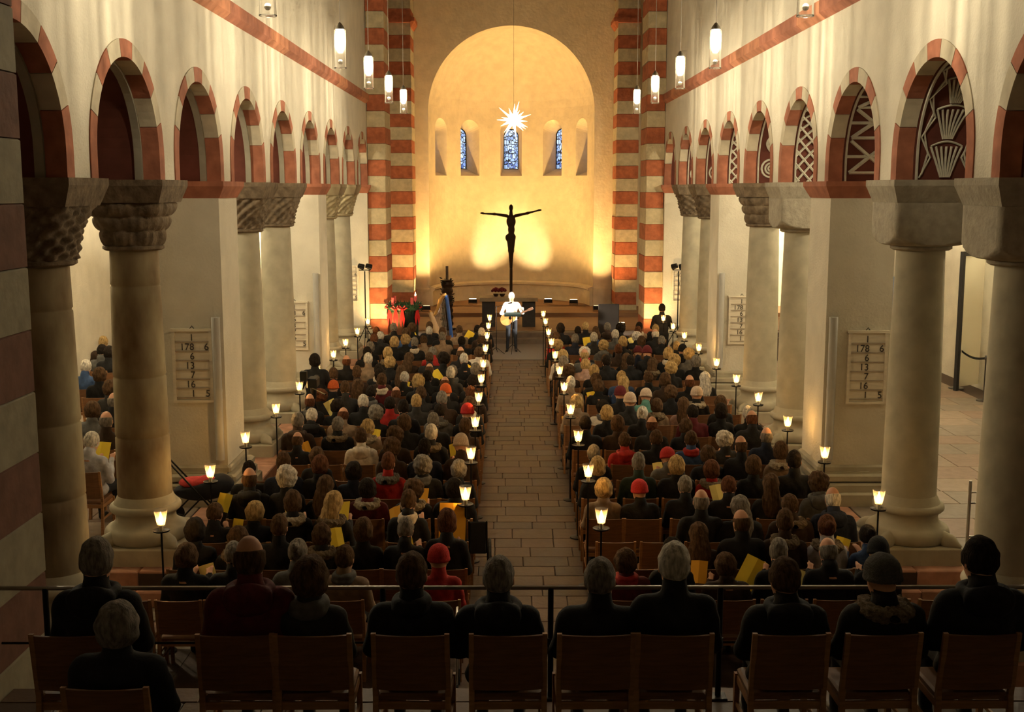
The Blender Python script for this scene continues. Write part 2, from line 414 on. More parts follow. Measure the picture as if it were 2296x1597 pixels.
VM = {}
for s in (-1, 1):
    mb = MB(); f = lambda u, v, d: (d, u, v)
    slab(mb, arch_line(ARCH, RO, 8.7, 34.95, ZI, ZS), ZTOP, s*W, s*(W+RINGT), f, 0, 0)
    slab(mb, arch_line(ARCH, RI+.004, 8.7, 34.95, ZI, ZS), ZTOP, s*(W+RINGT), s*(W+T), f, 0, 1)
    wall = tag(mb.build('wall_'+SIDE[s], [PLASTER, DARKRED]), 'plastered nave arcade wall on the %s with round arches' % SIDE[s], kind='structure')
    NV = 9; da = math.pi/NV
    for k in range(NV):
        VM[s, k] = voussoir_mesh(k*da+.004, (k+1)*da-.004, s, 'lo' if k == 0 else 'hi' if k == NV-1 else None)
        VM[s, k].materials.append(None)
    for ai, yc in enumerate(ARCH):
        for k in range(NV):
            o = link('voussoir', VM[s, k], wall, (s*W, yc, ZS))
            o.material_slots[0].link = 'OBJECT'; o.material_slots[0].material = RED if k % 2 == 0 else CREAM
            o.scale.x = 1+random.uniform(-.02, .0)
        if s < 0:
            mb = MB(); n = 28; sec = [(-1.0, -STILT)]+[(-math.cos(math.pi*i/n), math.sin(math.pi*i/n)) for i in range(n+1)]+[(1.0, -STILT)]
            ra, rb = RI-.03, RI+.004
            P = []
            for c, q in sec:
                zz = (lambda rr: q if q < 0 else rr*q)
                P += [(0, ra*c, zz(ra)), (0, rb*c, zz(rb)), (-.09, rb*c, zz(rb)), (-.09, ra*c, zz(ra))]
            fs = [(k*4+j, k*4+(j+1) % 4, k*4+4+(j+1) % 4, k*4+4+j) for k in range(len(sec)-1) for j in range(4)]
            mb.add(P, fs).build('arch_rib', GREYRIB, wall, (s*(W+RINGT), yc, ZS))
        elif RELIEF[ai]:
            relief(s, RELIEF[ai], yc).build('stucco_relief', STUCCO, wall)
    # red string course above the arches, stone by stone
    y = 8.8; i = 0
    while y < 34.3:
        ln = random.uniform(1.1, 1.7); y1 = min(y+ln, 34.4); p = .10
        mb = MB(); pr = [(-.02, 7.42), (p, 7.52), (p, 7.70), (-.02, 7.74)]
        v = [(-s*d, y+.005, z) for d, z in pr]+[(-s*d, y1-.005, z) for d, z in pr]
        mb.add(v, [(0, 1, 5, 4), (1, 2, 6, 5), (2, 3, 7, 6), (3, 0, 4, 7), (0, 3, 2, 1), (4, 5, 6, 7)])
        mb.build('string_course_stone', RED if random.random() < .7 else M('pale_red_sandstone', (.46, .19, .10), .9, .2, 5, .25), wall, (s*W, 0, 0)); y = y1; i += 1

# ---- columns
def cap_mesh(kind, seed=0):
    rs = np.random.RandomState(seed); n = 96; H = .53; m = 34; mb = MB(); v = []
    for j in range(m+1):
        t = j/m; z = H*t
        for i in range(n):
            a = 2*math.pi*(i+.5)/n; c, s_ = abs(math.cos(a)), abs(math.sin(a))
            if kind == 'cushion':
                sq = .48/((c**24+s_**24)**(1/24)); q = min(1, t/.55)
                r = min(sq, .335+(.70-.335)*math.sqrt(max(0, 1-(1-q)**2)))
            else:
                sq = .45/((c**10+s_**10)**(1/10)); ci = .345+.06*t; bl = t**1.6; r = ci*(1-bl)+sq*bl
                tier = 0 if t < .36 else 1 if t < .68 else 2
                u = (t-(0, .36, .68)[tier])/(.36, .32, .32)[tier]
                ph = 4*a+(tier % 2)*math.pi/2*1.0
                if kind == 'leaf':
                    lobe = abs(math.cos(ph*1.0))**.6; r += .055*lobe*math.sin(math.pi*min(1, u*1.0))**.5-.02
                    r += .012*math.cos(ph*7)*lobe
                else:
                    r += .028*math.sin(9*a+seed+6*t)*math.cos(14*t+3*a+seed)+.022*math.sin(17*a-22*t+seed*2)
            if j == 0: r = .335
            v.append((r*math.cos(a), r*math.sin(a), z))
    fs = [(j*n+i, j*n+(i+1) % n, (j+1)*n+(i+1) % n, (j+1)*n+i) for j in range(m) for i in range(n)]
    fs.append(tuple(range(n-1, -1, -1)))
    mb.add(v, fs); mb.lathe([(.33, -.05), (.365, -.03), (.365, .0), (.33, .02)], 32); me = mb.mesh('capital'); smoothen(me, 60); return me
CAPS = {k: cap_mesh(k, sd) for k, sd in (('cushion', 0), ('leaf', 1), ('scroll', 5), ('knot', 2))}
def base_meshes():
    pl = MB().cbox(-.53, .53, -.53, .53, 0, .22, .02).mesh('plinth')
    pr = [(.50, .21)]
    pr += [(.44+.075*math.cos(a), .31+.10*math.sin(a)) for a in np.linspace(-1.3, 1.4, 9)]
    pr += [(.42, .43), (.375, .47), (.365, .53), (.385, .58)]
    pr += [(.385+.055*math.cos(a), .64+.055*math.sin(a)) for a in np.linspace(-1.4, 1.5, 8)]
    pr += [(.375, .72), (.35, .77), (.335, .80)]
    b = MB().lathe(pr, 48).mesh('base'); smoothen(b, 40)
    G, ax = grid((.15, .15, .2), (.54, .54, .46), .016)
    D = smin(sd_cap(G, (.24, .24, .335), (.40, .40, .27), .105, .085), sd_cap(G, (.40, .40, .26), (.49, .49, .235), .08, .03), .06); D = np.maximum(D, .215-G[..., 2])
    V, Q = nets(D, ax); sp = np_mesh('corner_spur', V, Q)
    return pl, b, sp
PLM, BASEM, SPURM = base_meshes()
def shaft_mesh(rings):
    H = 4.30-ZA; pr = []
    z = .78
    zs_ = list(np.linspace(.78, H, 26))
    for z in zs_:
        t = (z-.78)/(H-.78); pr.append((.335-.048*t+.006*math.sin(math.pi*t), z))
        if rings and any(abs(z-q) < .07 for q in rings):
            pr += [(pr[-1][0]-.012, z+.012), (pr[-1][0]-.012, z+.028), (pr[-1][0], z+.04)]
    me = MB().lathe(pr, 40).mesh('shaft'); smoothen(me, 50); return me
SHAFT = shaft_mesh(None); SHAFT_R = shaft_mesh((1.5, 2.3, 3.4))
def with_mat(me, mat, name, parent, loc=(0, 0, 0)):
    o = link(name, me, parent, loc)
    if not me.materials: me.materials.append(None)
    o.material_slots[0].link = 'OBJECT'; o.material_slots[0].material = mat; return o
def impost(mb, h0, h1, z0, z1):
    mb.frustum((-h0, h0, -h0, h0), (-h1, h1, -h1, h1), z0, z1-.07); mb.box(-h1, h1, -h1, h1, z1-.07, z1); return mb
IMP_P = impost(MB(), .47, .545, 4.83-ZA, ZI-ZA).mesh('impost')
COLS = {(-1, 0): ('knot', STONE_OLD, STONE_CARVED, 1), (-1, 1): ('leaf', STONE_OLD, STONE_CARVED, 1), (-1, 3): ('scroll', STONE, STONE_CARVED, 0),
        (-1, 4): ('knot', STONE, STONE_CARVED, 0), (-1, 6): ('scroll', STONE, STONE_OLD, 0), (-1, 7): ('knot', STONE, STONE_OLD, 0),
        (1, 0): ('cushion', STONE, STONE_GREY, 0), (1, 1): ('cushion', STONE, STONE_GREY, 0), (1, 3): ('cushion', STONE, STONE_GREY, 0),
        (1, 4): ('leaf', STONE, STONE_CARVED, 0), (1, 6): ('scroll', STONE, STONE_CARVED, 0), (1, 7): ('knot', STONE, STONE_CARVED, 0)}
cdesc = {'knot': 'knotwork capital', 'leaf': 'leafy capital', 'scroll': 'scrolled capital', 'cushion': 'plain cushion capital'}
for (s, k), (kind, sm, cm, rings) in COLS.items():
    n_ = [0, 1, 3, 4, 6, 7].index(k)+1
    t = thing('stone_column', 'round stone column with %s, %s column from the railing on the %s' % (cdesc[kind], ORD[n_], SIDE[s]), 'column',
              (s*(W+T/2), SUPP[k], ZA), group='nave columns')
    with_mat(PLM, STONE if sm is STONE else CREAM, 'plinth', t); with_mat(BASEM, STONE, 'base', t)
    for q in range(4):
        o = with_mat(SPURM, STONE, 'corner_spur', t); o.rotation_euler.z = q*math.pi/2
    with_mat(SHAFT_R if rings else SHAFT, sm, 'shaft', t)
    c = with_mat(CAPS[kind], cm, 'capital', t, (0, 0, 4.30-ZA)); c.rotation_euler.z = 0
    with_mat(IMP_P, cm, 'impost', t)
    if k == 0: MB().box(-.62, .62, -.62, .62, -ZA, 0).build('footing', REDSTEP, t)

# ---- plastered piers between the columns, with hymn boards
NUMS = {}
def hymn_board(t_loc, wd, ht, label):
    t = thing('hymn_board', label, 'hymn board', t_loc, group='hymn boards on the piers')
    MB().cbox(-wd/2, wd/2, -.03, 0, -ht/2, ht/2, .008).build('backing', BOARDW, t)
    fr = MB(); fw = .028
    fr.box(-wd/2-.015, -wd/2+fw, -.06, -.0, -ht/2-.01, ht/2+.01); fr.box(wd/2-fw, wd/2+.015, -.06, -.0, -ht/2-.01, ht/2+.01)
    fr.box(-wd/2-.03, wd/2+.03, -.065, -.0, ht/2-.005, ht/2+.03); fr.box(-wd/2-.02, wd/2+.02, -.065, 0, -ht/2-.03, -ht/2+.005)
    fr.build('frame', BOARDW, t)
    MB().tube([(-.03, -.02, ht/2+.03), (0, -.02, ht/2+.07), (.03, -.02, ht/2+.03)], .006, 6).build('hanger', BLACKM, t)
    rows = [('1', ''), ('178', '6'), ('6', ''), ('13', ''), ('7', ''), ('16', ''), ('1', '5')]
    rh = (ht-.06)/7
    for i, (a, b) in enumerate(rows):
        zc_ = ht/2-.03-rh*(i+.5)
        rail_ = MB().box(-wd/2+.028, wd/2-.028, -.048, -.028, zc_-rh/2, zc_-rh/2+.016).build('rail', M('darker_rail_wood', (.40, .33, .25), .7, .1, 5), t)  # rails in a darker wood tone than the board
        for txt, x, al in ((a, .03, 'RIGHT'), (b, wd/2-.035, 'RIGHT')):
            if not txt: continue
            cu = bpy.data.curves.new('numeral', 'FONT'); cu.body = txt; cu.size = rh*1.02; cu.align_x = al; cu.extrude = .003
            cu.materials.append(INK)
            key = (txt, round(rh, 4))
            if key not in NUMS:
                tmp = bpy.data.objects.new('tmp', cu); COL.objects.link(tmp); bpy.context.view_layer.update()
                NUMS[key] = bpy.data.meshes.new_from_object(tmp.evaluated_get(bpy.context.evaluated_depsgraph_get())); bpy.data.objects.remove(tmp)
            o = link('numeral', NUMS[key], rail_, (x, -.036, zc_-rh/2+.024)); o.rotation_euler.x = math.pi/2
for s in (-1, 1):
    for k, (pi, y) in enumerate(((2, SUPP[2]), (5, SUPP[5]), (8, 34.9))):
        xc = s*(W+T/2); hd = .55
        t = thing('square_pier', 'white plastered square pier, %s from the railing on the %s side' % (ORD[k+1], SIDE[s]), 'pier', (xc, y, ZA), group='plastered piers')
        MB().box(-T/2, T/2, -hd, hd, .55, 4.86-ZA).build('pier_body', PLASTER, t)
        mb = MB()
        for (p, a, b) in ((.22, 0, .20), (.16, .20, .33), (.13, .36, .46), (.05, .49, .58)):
            mb.cbox(-T/2-(p if k < 2 or s > 0 else 0), T/2+(p if k < 2 or s < 0 else 0), -hd-p, hd+p, a, b, .03)
        mb.box(-T/2-.0, T/2+.0, -hd-.07, hd+.07, .33, .49); mb.build('pier_base', STONE, t)
        mb = MB(); mb.frustum((-T/2-.01, T/2+.01, -hd, hd), (-T/2-.10, T/2+.10, -hd-.10, hd+.10), 4.86-ZA, 5.03-ZA)
        mb.box(-T/2-.10, T/2+.10, -hd-.10, hd+.10, 5.03-ZA, ZI-ZA); mb.build('impost', RED, t)
        yf = y-hd
        bx = [s*4.82, s*4.95, s*4.95][k] if s < 0 else [4.98, 4.92, 4.92][k]
        bz = {(-1, 0): 2.45, (1, 0): 2.42, (-1, 1): 2.0, (1, 1): 2.12, (-1, 2): 2.2, (1, 2): 2.2}[s, k]
        hymn_board((bx, yf-.001, bz), .55, 1.02, 'pale wooden hymn board with dark numerals on the %s pier of the %s side' % (ORD[k+1], SIDE[s]))
        if k < 2:
            p = MB().tube([(0, 0, 0), (0, 0, 2.1)], .062, 14); p.tube([(0, 0, 1.02), (0, 0, 1.05)], .066, 14)
            p.build('tube', PIPEM, tag(link('upright_tube', None, None, (s*4.46, yf-.075, 1.06)), 'slim grey upright tube fixed to the %s pier of the %s side' % (ORD[k+1], SIDE[s]), 'tube', 'grey tubes on the piers'), smooth=True)

# ---- banded piers of the two crossings, block by block
def banded(name, label, x0, x1, y0, y1, z0, z1, mats, gaps=.006, jit=.012, h=.47, zoff=1.13, splits=1):
    t = thing(name, label, 'pier', ((x0+x1)/2, (y0+y1)/2, z0)); k = math.floor((z0-zoff)/h); cx, cy = (x0+x1)/2, (y0+y1)/2
    while zoff+k*h < z1-.02:
        a, b = max(z0, zoff+k*h), min(z1, zoff+(k+1)*h); j = lambda: random.uniform(-jit, jit)
        xs = [x0+(x1-x0)*i/splits for i in range(splits+1)]
        for i in range(splits):
            MB().cbox(xs[i]-cx+(j() if i == 0 else gaps/2), xs[i+1]-cx+(j() if i == splits-1 else -gaps/2), y0-cy+j(), y1-cy+j(), a-z0+gaps/2, b-z0-gaps/2, .012).build('stone_block', mats[k % 2], t)
        k += 1
    return t
banded('banded_pier', 'red and cream banded stone pier at the left edge beside the railing', -5.45, -3.83, 7.0, 8.68, 0, 13, (M('shaded_cream_stone', (.26, .23, .165), .9, .16, 5, .25), M('shaded_red_stone', (.15, .072, .050), .9, .2, 5, .25)), jit=.003)  # darker copies of both band stones; the pier's dimness is in their colour
banded('banded_pier', 'red and cream banded stone pier at the right end of the railing', 3.83, 5.45, 7.0, 8.68, 0, 13, (MATS['shaded_cream_stone'], MATS['shaded_red_stone']), jit=.003)
for s in (-1, 1):
    a, b = sorted((s*3.83, s*4.362)); banded('banded_pier', 'red and cream banded crossing pier on the %s, nearer pair' % SIDE[s], a, b, 34.5, 36.0, 0, 14, (CREAM_R, RED_R))
    a, b = sorted((s*3.78, s*4.60)); t = banded('banded_pier', 'red and cream banded chancel pier on the %s, beside the apse wall' % SIDE[s], a, b, 43.5, 44.95, .45, 13, (CREAM_R, RED_R))
    mb = MB(); d = -s*.16; x0 = -s*.41
    mb.frustum(tuple(sorted((x0, x0+d*.2)))+(-.74, .5), tuple(sorted((x0, x0+d)))+(-.9, .5), 10.36, 10.56); mb.box(*sorted((x0, x0+d)), -.9, .5, 10.56, 10.69)
    mb.box(-.43, .43, -.9, -.70, 10.51, 10.69); mb.build('impost', RED_R, t)

# ---- apse wall and apse
mb = MB()
line = [(-13, .0), (AX-AR, .0), (AX-AR, 7.9)]+[(AX-AR*math.cos(math.pi*i/40), 7.9+AR*math.sin(math.pi*i/40)) for i in range(1, 40)]+[(AX+AR, 7.9), (AX+AR, 0.0), (13, 0.0)]
slab(mb, line, 16, AY, AY+.25, lambda u, v, d: (u, d, v), 0, 0)
tag(mb.build('wall_east', PLASTER_A), 'rough warm plaster wall around the apse arch', kind='structure')
WIN = [R(a) for a in (-62, -32, 0, 32, 62)]; hwid = .44; ha = hwid/AR
def pol(r, th, z): return (AX+r*math.sin(th), AY+r*math.cos(th), z)
mb = MB(); line = [(-math.pi/2, 5.5)]
def win_pts(half, zb, zsp, n=16):
    return [(-half, zb), (-half, zsp)]+[(-half*math.cos(math.pi*i/n), zsp+half*math.sin(math.pi*i/n)) for i in range(1, n)]+[(half, zsp), (half, zb)]
prev = -math.pi/2
for c in WIN:
    for i in range(1, 6): line.append((prev+(c-ha-prev)*i/6, 5.5))
    line += [(c+u/AR, z) for u, z in win_pts(hwid, 5.5, 7.30)]; prev = c+ha
for i in range(1, 6): line.append((prev+(math.pi/2-prev)*i/6, 5.5))
line.append((math.pi/2, 5.5))
for i in range(len(line)-1):
    (u0, z0), (u1, z1) = line[i], line[i+1]
    if u1-u0 > 1e-6:
        mb.add([pol(AR, u0, z0), pol(AR, u1, z1), pol(AR, u1, 7.9), pol(AR, u0, 7.9)], [(0, 1, 2, 3)])
n = 48
for i in range(n):
    u0, u1 = -math.pi/2+math.pi*i/n, -math.pi/2+math.pi*(i+1)/n
    mb.add([pol(AR, u0, .3), pol(AR, u1, .3), pol(AR, u1, 5.5), pol(AR, u0, 5.5)], [(0, 1, 2, 3)])
    for j in range(16):
        e0, e1 = math.pi/2*j/16, math.pi/2*(j+1)/16
        mb.add([pol(AR*math.cos(e0), u0, 7.9+AR*math.sin(e0)), pol(AR*math.cos(e0), u1, 7.9+AR*math.sin(e0)),
                pol(AR*math.cos(e1), u1, 7.9+AR*math.sin(e1)), pol(AR*math.cos(e1), u0, 7.9+AR*math.sin(e1))], [(0, 1, 2, 3)])
apse = mb.build('wall_apse', PLASTER_A); tag(apse, 'warmly lit curved apse wall and half dome', kind='structure')
smoothen(apse.data, 30)
# dado below the ledge
mb = MB(); pr = [(AR-.12, .3), (AR-.12, 1.02), (AR-.20, 1.08), (AR-.20, 1.16), (AR-.02, 1.22)]
P = [pol(r, -math.pi/2+math.pi*i/n, z) for i in range(n+1) for r, z in pr]; m_ = len(pr)
mb.add(P, [(i*m_+j, (i+1)*m_+j, (i+1)*m_+j+1, i*m_+j+1) for i in range(n) for j in range(m_-1)])
for i_ in (0, n):
    mb.add(P[i_*m_:(i_+1)*m_]+[pol(AR+.02, -math.pi/2+math.pi*i_/n, 1.22), pol(AR+.02, -math.pi/2+math.pi*i_/n, .3)], [tuple(range(m_+2))])
o = mb.build('trim_1', PLASTER_A); tag(o, 'curved stone ledge running round the foot of the apse', kind='structure'); smoothen(o.data, 25)
mb = MB()
for a, b in ((-3.78, AX-AR), (AX+AR, 3.78)):
    mb.box(a, b, AY-.07, AY+.01, .3, 1.04); mb.box(a, b, AY-.13, AY+.01, 1.04, 1.14)
tag(mb.build('trim_2', PLASTER_A), 'stone ledge on the walls flanking the apse', kind='structure')
# windows with stained glass
def stained():
    m = bpy.data.materials.new('stained_glass'); m.use_nodes = True; nt = m.node_tree; nn = nt.nodes; L = nt.links
    b = nn['Principled BSDF']; b.inputs['Base Color'].default_value = (.02, .02, .03, 1); b.inputs['Roughness'].default_value = .3
    tc = nn.new('ShaderNodeTexCoord'); mp = nn.new('ShaderNodeMapping'); mp.inputs['Scale'].default_value = (1, 1, .8); L.new(tc.outputs['Object'], mp.inputs[0])
    v = nn.new('ShaderNodeTexVoronoi'); v.inputs['Scale'].default_value = 9; L.new(mp.outputs[0], v.inputs['Vector'])
    e = nn.new('ShaderNodeTexVoronoi'); e.feature = 'DISTANCE_TO_EDGE'; e.inputs['Scale'].default_value = 9; L.new(mp.outputs[0], e.inputs['Vector'])
    sp = nn.new('ShaderNodeSeparateColor'); L.new(v.outputs['Color'], sp.inputs[0])
    cr = nn.new('ShaderNodeValToRGB'); cr.color_ramp.elements[0].color = (.05, .10, .36, 1); cr.color_ramp.elements[1].color = (.65, .8, 1, 1)
    x = cr.color_ramp.elements.new(.45); x.color = (.38, .55, .95, 1); L.new(sp.outputs[0], cr.inputs[0])
    g = nn.new('ShaderNodeMath'); g.operation = 'GREATER_THAN'; g.inputs[1].default_value = .07; L.new(e.outputs['Distance'], g.inputs[0])
    ml = nn.new('ShaderNodeMath'); ml.operation = 'MULTIPLY'; ml.inputs[1].default_value = 1.1; L.new(g.outputs[0], ml.inputs[0])
    L.new(cr.outputs[0], b.inputs['Emission Color']); L.new(ml.outputs[0], b.inputs['Emission Strength']); return m
ST = stained()
for wi, c in enumerate(WIN):
    out = win_pts(hwid, 5.5, 7.30); inn = win_pts(.30, 5.80, 7.12); dep = .85
    er = Vector((math.sin(c), math.cos(c), 0)); et = Vector((math.cos(c), -math.sin(c), 0)); o0 = Vector((AX, AY, 0))
    mb = MB(); A = []; B = []
    for (u, z), (u2, z2) in zip(out, inn):
        A.append(pol(AR, c+u/AR, z)); q = o0+er*(AR+dep)+et*u2; B.append((q.x, q.y, z2))
    m_ = len(A); mb.add(A+B, [(i, (i+1) % m_, m_+(i+1) % m_, m_+i) for i in range(m_)])
    wn = mb.build('window_%d' % (wi+1), PLASTER_A); tag(wn, 'deep splayed round-headed apse window, %s from the left' % ORD[wi+1], kind='structure')
    g = MB(); g.add([(u, 0, z) for u, z in inn], [tuple(range(m_))]); g.add([(u, .02, z) for u, z in inn], [tuple(range(m_-1, -1, -1))])
    go = g.build('stained_glass', ST, wn, tuple(o0+er*(AR+dep-.01))); go.rotation_euler.z = -c
    bars = MB(); ring = [(u*.98, -.01, z) for u, z in inn]; bars.tube(ring, .022, 5, closed=True)
    for z in (6.1, 6.45, 6.8, 7.12): bars.box(-.30, .30, -.025, .0, z-.008, z+.008)
    bo = bars.build('lead_bar', BLACKM, go, (0, -.01, 0))

# ---- shell of the building
for s in (-1, 1):
    a, b = sorted((s*10.8, s*11.2)); tag(MB().box(a, b, -6, 36, -.3, 8).build('wall_outer_'+SIDE[s], PLASTER), 'white plastered outer aisle wall on the %s' % SIDE[s], kind='structure')
    a, b = sorted((s*13, s*13.4)); tag(MB().box(a, b, 36, 45, -.3, 16).build('wall_transept_'+SIDE[s], PLASTER), 'plastered transept end wall on the %s' % SIDE[s], kind='structure')
    a, b = sorted((s*(W+T-.02), s*11.2)); tag(MB().box(a, b, -6, 36, 7.3, 7.6).build('ceiling_aisle_'+SIDE[s], PLASTER), 'flat aisle ceiling on the %s' % SIDE[s], kind='structure')
    a, b = sorted((s*(W), s*(W+T))); tag(MB().box(a, b, -6, 6.95, 7.3, ZTOP).build('wall_back_'+SIDE[s], PLASTER), 'plastered upper wall of the west end on the %s' % SIDE[s], kind='structure')
tag(MB().box(-11.2, 11.2, -6.4, -6, -.3, 16).build('wall_west', PLASTER), 'plastered west end wall behind the viewer', kind='structure')
tag(MB().box(-13.4, 13.4, -6.4, 45.3, ZTOP, ZTOP+.4).build('ceiling', M('painted_ceiling', (.30, .22, .14), .9, .3, 1.5)), 'flat painted wooden nave ceiling', kind='structure')

# ---- floors
AISLEST = [M('aisle_stone_'+k, c, .6, .12, 7, .15) for k, c in (('buff', (.27, .20, .145)), ('grey', (.22, .175, .135)), ('rose', (.25, .17, .125)))]
def slabs(parent, x0, x1, y0, y1, z, cy, cx, jit=.25, mats=FLOORST):
    y = y0
    while y < y1-.05:
        ye = min(y1, y+cy*random.uniform(.8, 1.2)); x = x0-random.uniform(0, cx*.6); first = True
        while x < x1-.03:
            xe = x+cx*random.uniform(1-jit, 1+jit)
            a, b = max(x, x0), min(xe, x1)
            if x1-xe < .12: b = x1; xe = x1
            if b-a > .03:
                MB().cbox(a+.004, b-.004, y+.004, ye-.004, z-.03, z+random.uniform(-.002, .002), .006).build('floor_slab', random.choice(mats), parent)
            x = xe
        y = ye
fl = tag(MB().box(-13, 13, 7.95, 45, -.3, -.012).build('floor', GROUT), 'brown stone slab floor of the nave', kind='structure')
slabs(fl, -.78, .82, 8.0, 33.7, 0, .44, .50)
slabs(fl, -5.4, -.78, 8.7, 10.9, 0, .55, .62); slabs(fl, .82, 5.4, 8.7, 10.9, 0, .55, .62)
slabs(fl, -5.4, -3.7, 10.9, 13.4, 0, .6, .6, mats=[FLOORST[0], M('pale_floor_stone', (.34, .29, .23), .6, .1, 6), FLOORST[2]]); slabs(fl, 3.7, 7.2, 10.9, 13.4, 0, .6, .7, mats=[FLOORST[0], FLOORST[3]])
MB().box(-3.7, -.78, 10.9, 34, -.012, 0).build('floor_field', FLOORST[1], fl); MB().box(.82, 3.7, 10.9, 34, -.012, 0).build('floor_field', FLOORST[1], fl)
for s in (-1, 1):
    a = 4.02; b = 4.20; x1 = 10.8
    af = MB()
    lo, hi = sorted((s*b, s*x1)); af.box(lo, hi, 13.62, 36, -.01, ZA-.03)
    aisle = tag(af.build('floor_aisle_'+SIDE[s], GROUT), 'raised stone floor of the %s side aisle' % SIDE[s], kind='structure')
    y = 13.62
    while y < 34.2:
        y1 = y+random.uniform(.8, 1.3); lo, hi = sorted((s*(b-.02), s*4.75))
        MB().cbox(lo, hi, y+.004, y1-.004, .19, ZA, .015).build('step_stone', REDSTEP, aisle)
        lo, hi = sorted((s*a, s*4.6)); MB().cbox(lo, hi, y+.004, y1-.004, -.005, .19, .015).build('step_stone', REDSTEP, aisle); y = y1
    x = 4.75
    while x < 7.6:
        xe = x+random.uniform(.9, 1.3); lo, hi = sorted((s*x, s*xe))
        MB().cbox(lo+.004, hi-.004, 13.60, 14.0, .19, ZA, .015).build('step_stone', REDSTEP, aisle)
        MB().cbox(lo+.004, hi-.004, 13.42, 13.8, -.005, .19, .015).build('step_stone', REDSTEP, aisle); x = xe
    for (e0, e1) in ((4.2, 4.75),):
        lo, hi = sorted((s*e0, s*e1)); MB().cbox(lo, hi, 13.42, 13.8, -.005, .185, .015).build('step_stone', REDSTEP, aisle)
    lo, hi = sorted((s*4.76, s*10.2))
    slabs(aisle, lo, hi, 14.0, 31, ZA, .85 if s > 0 else 1.7, .95 if s > 0 else 1.4, mats=AISLEST)
pf = tag(MB().box(-5.6, 5.6, -5.9, 6.98, -.3, 1.415).box(-3.82, 3.82, 6.98, 7.95, -.3, 1.415).build('floor_platform', GROUT), 'raised stone platform behind the railing', kind='structure')
slabs(pf, -3.82, 3.82, 5.2, 7.95, 1.43, .5, .75)
ch = tag(MB().box(-12.9, 12.9, 37.4, 45, -.01, .15).box(-12.9, 12.9, 37.85, 45, .15, .30).build('floor_choir_steps', STEPGREY), 'grey stone steps up to the choir', kind='structure')
tag(MB().box(-12.9, 12.9, 38.4, 45, .27, .315).build('floor_choir', CHOIRST), 'brown stone floor of the choir', kind='structure')
mb = MB(); mb.box(-12.9, 12.9, 42.5, 45.2, .315, .455)
pts = [pol(AR-.01, -math.pi/2+math.pi*i/24, .455) for i in range(25)]; mb.add(pts, [tuple(range(25))])
tag(mb.build('floor_apse', CHOIRST), 'brown stone floor of the apse', kind='structure')
tag(MB().cbox(-.98, .98, 33.72, 37.2, .001, .02, .006).build('stage_carpet', CARPET), 'flat grey carpet at the head of the aisle under the singer', 'carpet')
# ------------------------------------------------------------------ people
def coat_m(name, rgb, rough=.85, var=.25): return M('coat_'+name, rgb, rough, var, 14, .25)
COAT = {'k': ('black coat', coat_m('black', (.011, .010, .010))), 'c': ('charcoal coat', coat_m('charcoal', (.028, .026, .024))),
        'n': ('dark blue coat', coat_m('navy', (.014, .018, .034))), 'b': ('dark brown coat', coat_m('brown', (.040, .022, .013))),
        't': ('tan coat', coat_m('tan', (.26, .18, .115))), 'w': ('white jacket', coat_m('white', (.62, .55, .45))), 'r': ('red coat', coat_m('red', (.34, .018, .014))),
        'm': ('maroon coat', coat_m('maroon', (.095, .010, .012))), 'g': ('grey coat', coat_m('grey', (.10, .094, .086))), 'G': ('dark green coat', coat_m('green', (.018, .032, .022))),
        'u': ('blue jacket', coat_m('blue', (.04, .075, .17))), 'p': ('pale pink coat', coat_m('pink', (.42, .27, .22))), 'e': ('teal striped jumper', coat_m('teal', (.10, .26, .22))),
        's': ('striped pale shirt', coat_m('pale_shirt', (.42, .42, .46)))}
def hair_m(name, rgb): return M('hair_'+name, rgb, .9, .5, 45, .8, stretch=(1, 1, .3), spec=.12)
HAIR = {'w': ('white', hair_m('white', (.55, .50, .42))), 'g': ('grey', hair_m('grey', (.20, .175, .145))), 'y': ('blonde', hair_m('blonde', (.42, .28, .12))),
        'n': ('brown', hair_m('brown', (.085, .048, .024))), 'k': ('dark', hair_m('dark', (.020, .014, .010))), 'r': ('auburn', hair_m('auburn', (.11, .044, .020))),
        'R': ('red', M('knit_red', (.42, .022, .02), .9, .2, 60, .5)), 'O': ('orange', M('knit_orange', (.55, .10, .02), .9, .2, 60, .5)), 'B': ('black', M('knit_black', (.012, .012, .012), .9, .2, 60, .5)),
        'M': ('maroon', M('knit_maroon', (.11, .014, .018), .9, .2, 60, .5)), 'W': ('cream', M('knit_cream', (.55, .42, .32), .9, .2, 60, .5)), 'H': ('grey', M('knit_grey', (.09, .085, .075), .9, .25, 60, .7))}
SKIN = M('skin', (.52, .27, .165), .6, .1, 12); TROUS = M('dark_trousers', (.016, .017, .022), .85, .2, 14); SHOE = M('black_shoe', (.012, .010, .009), .5, .1, 14)
FUR = M('tan_fur', (.20, .145, .085), .95, .45, 55, 1.0); FURW = M('pale_fur', (.42, .35, .25), .95, .35, 55, 1.0); SCARFW = M('cream_scarf', (.55, .47, .36), .9, .2, 30, .4)
FURG = M('grey_fur', (.15, .135, .11), .95, .4, 55, 1.0)
PIV = Vector((0, .0, 1.09)); HS = 1.13      # head size
def head_rot(bow, yaw): return Matrix.Rotation(yaw, 3, 'Z') @ Matrix.Rotation(-bow, 3, 'X')

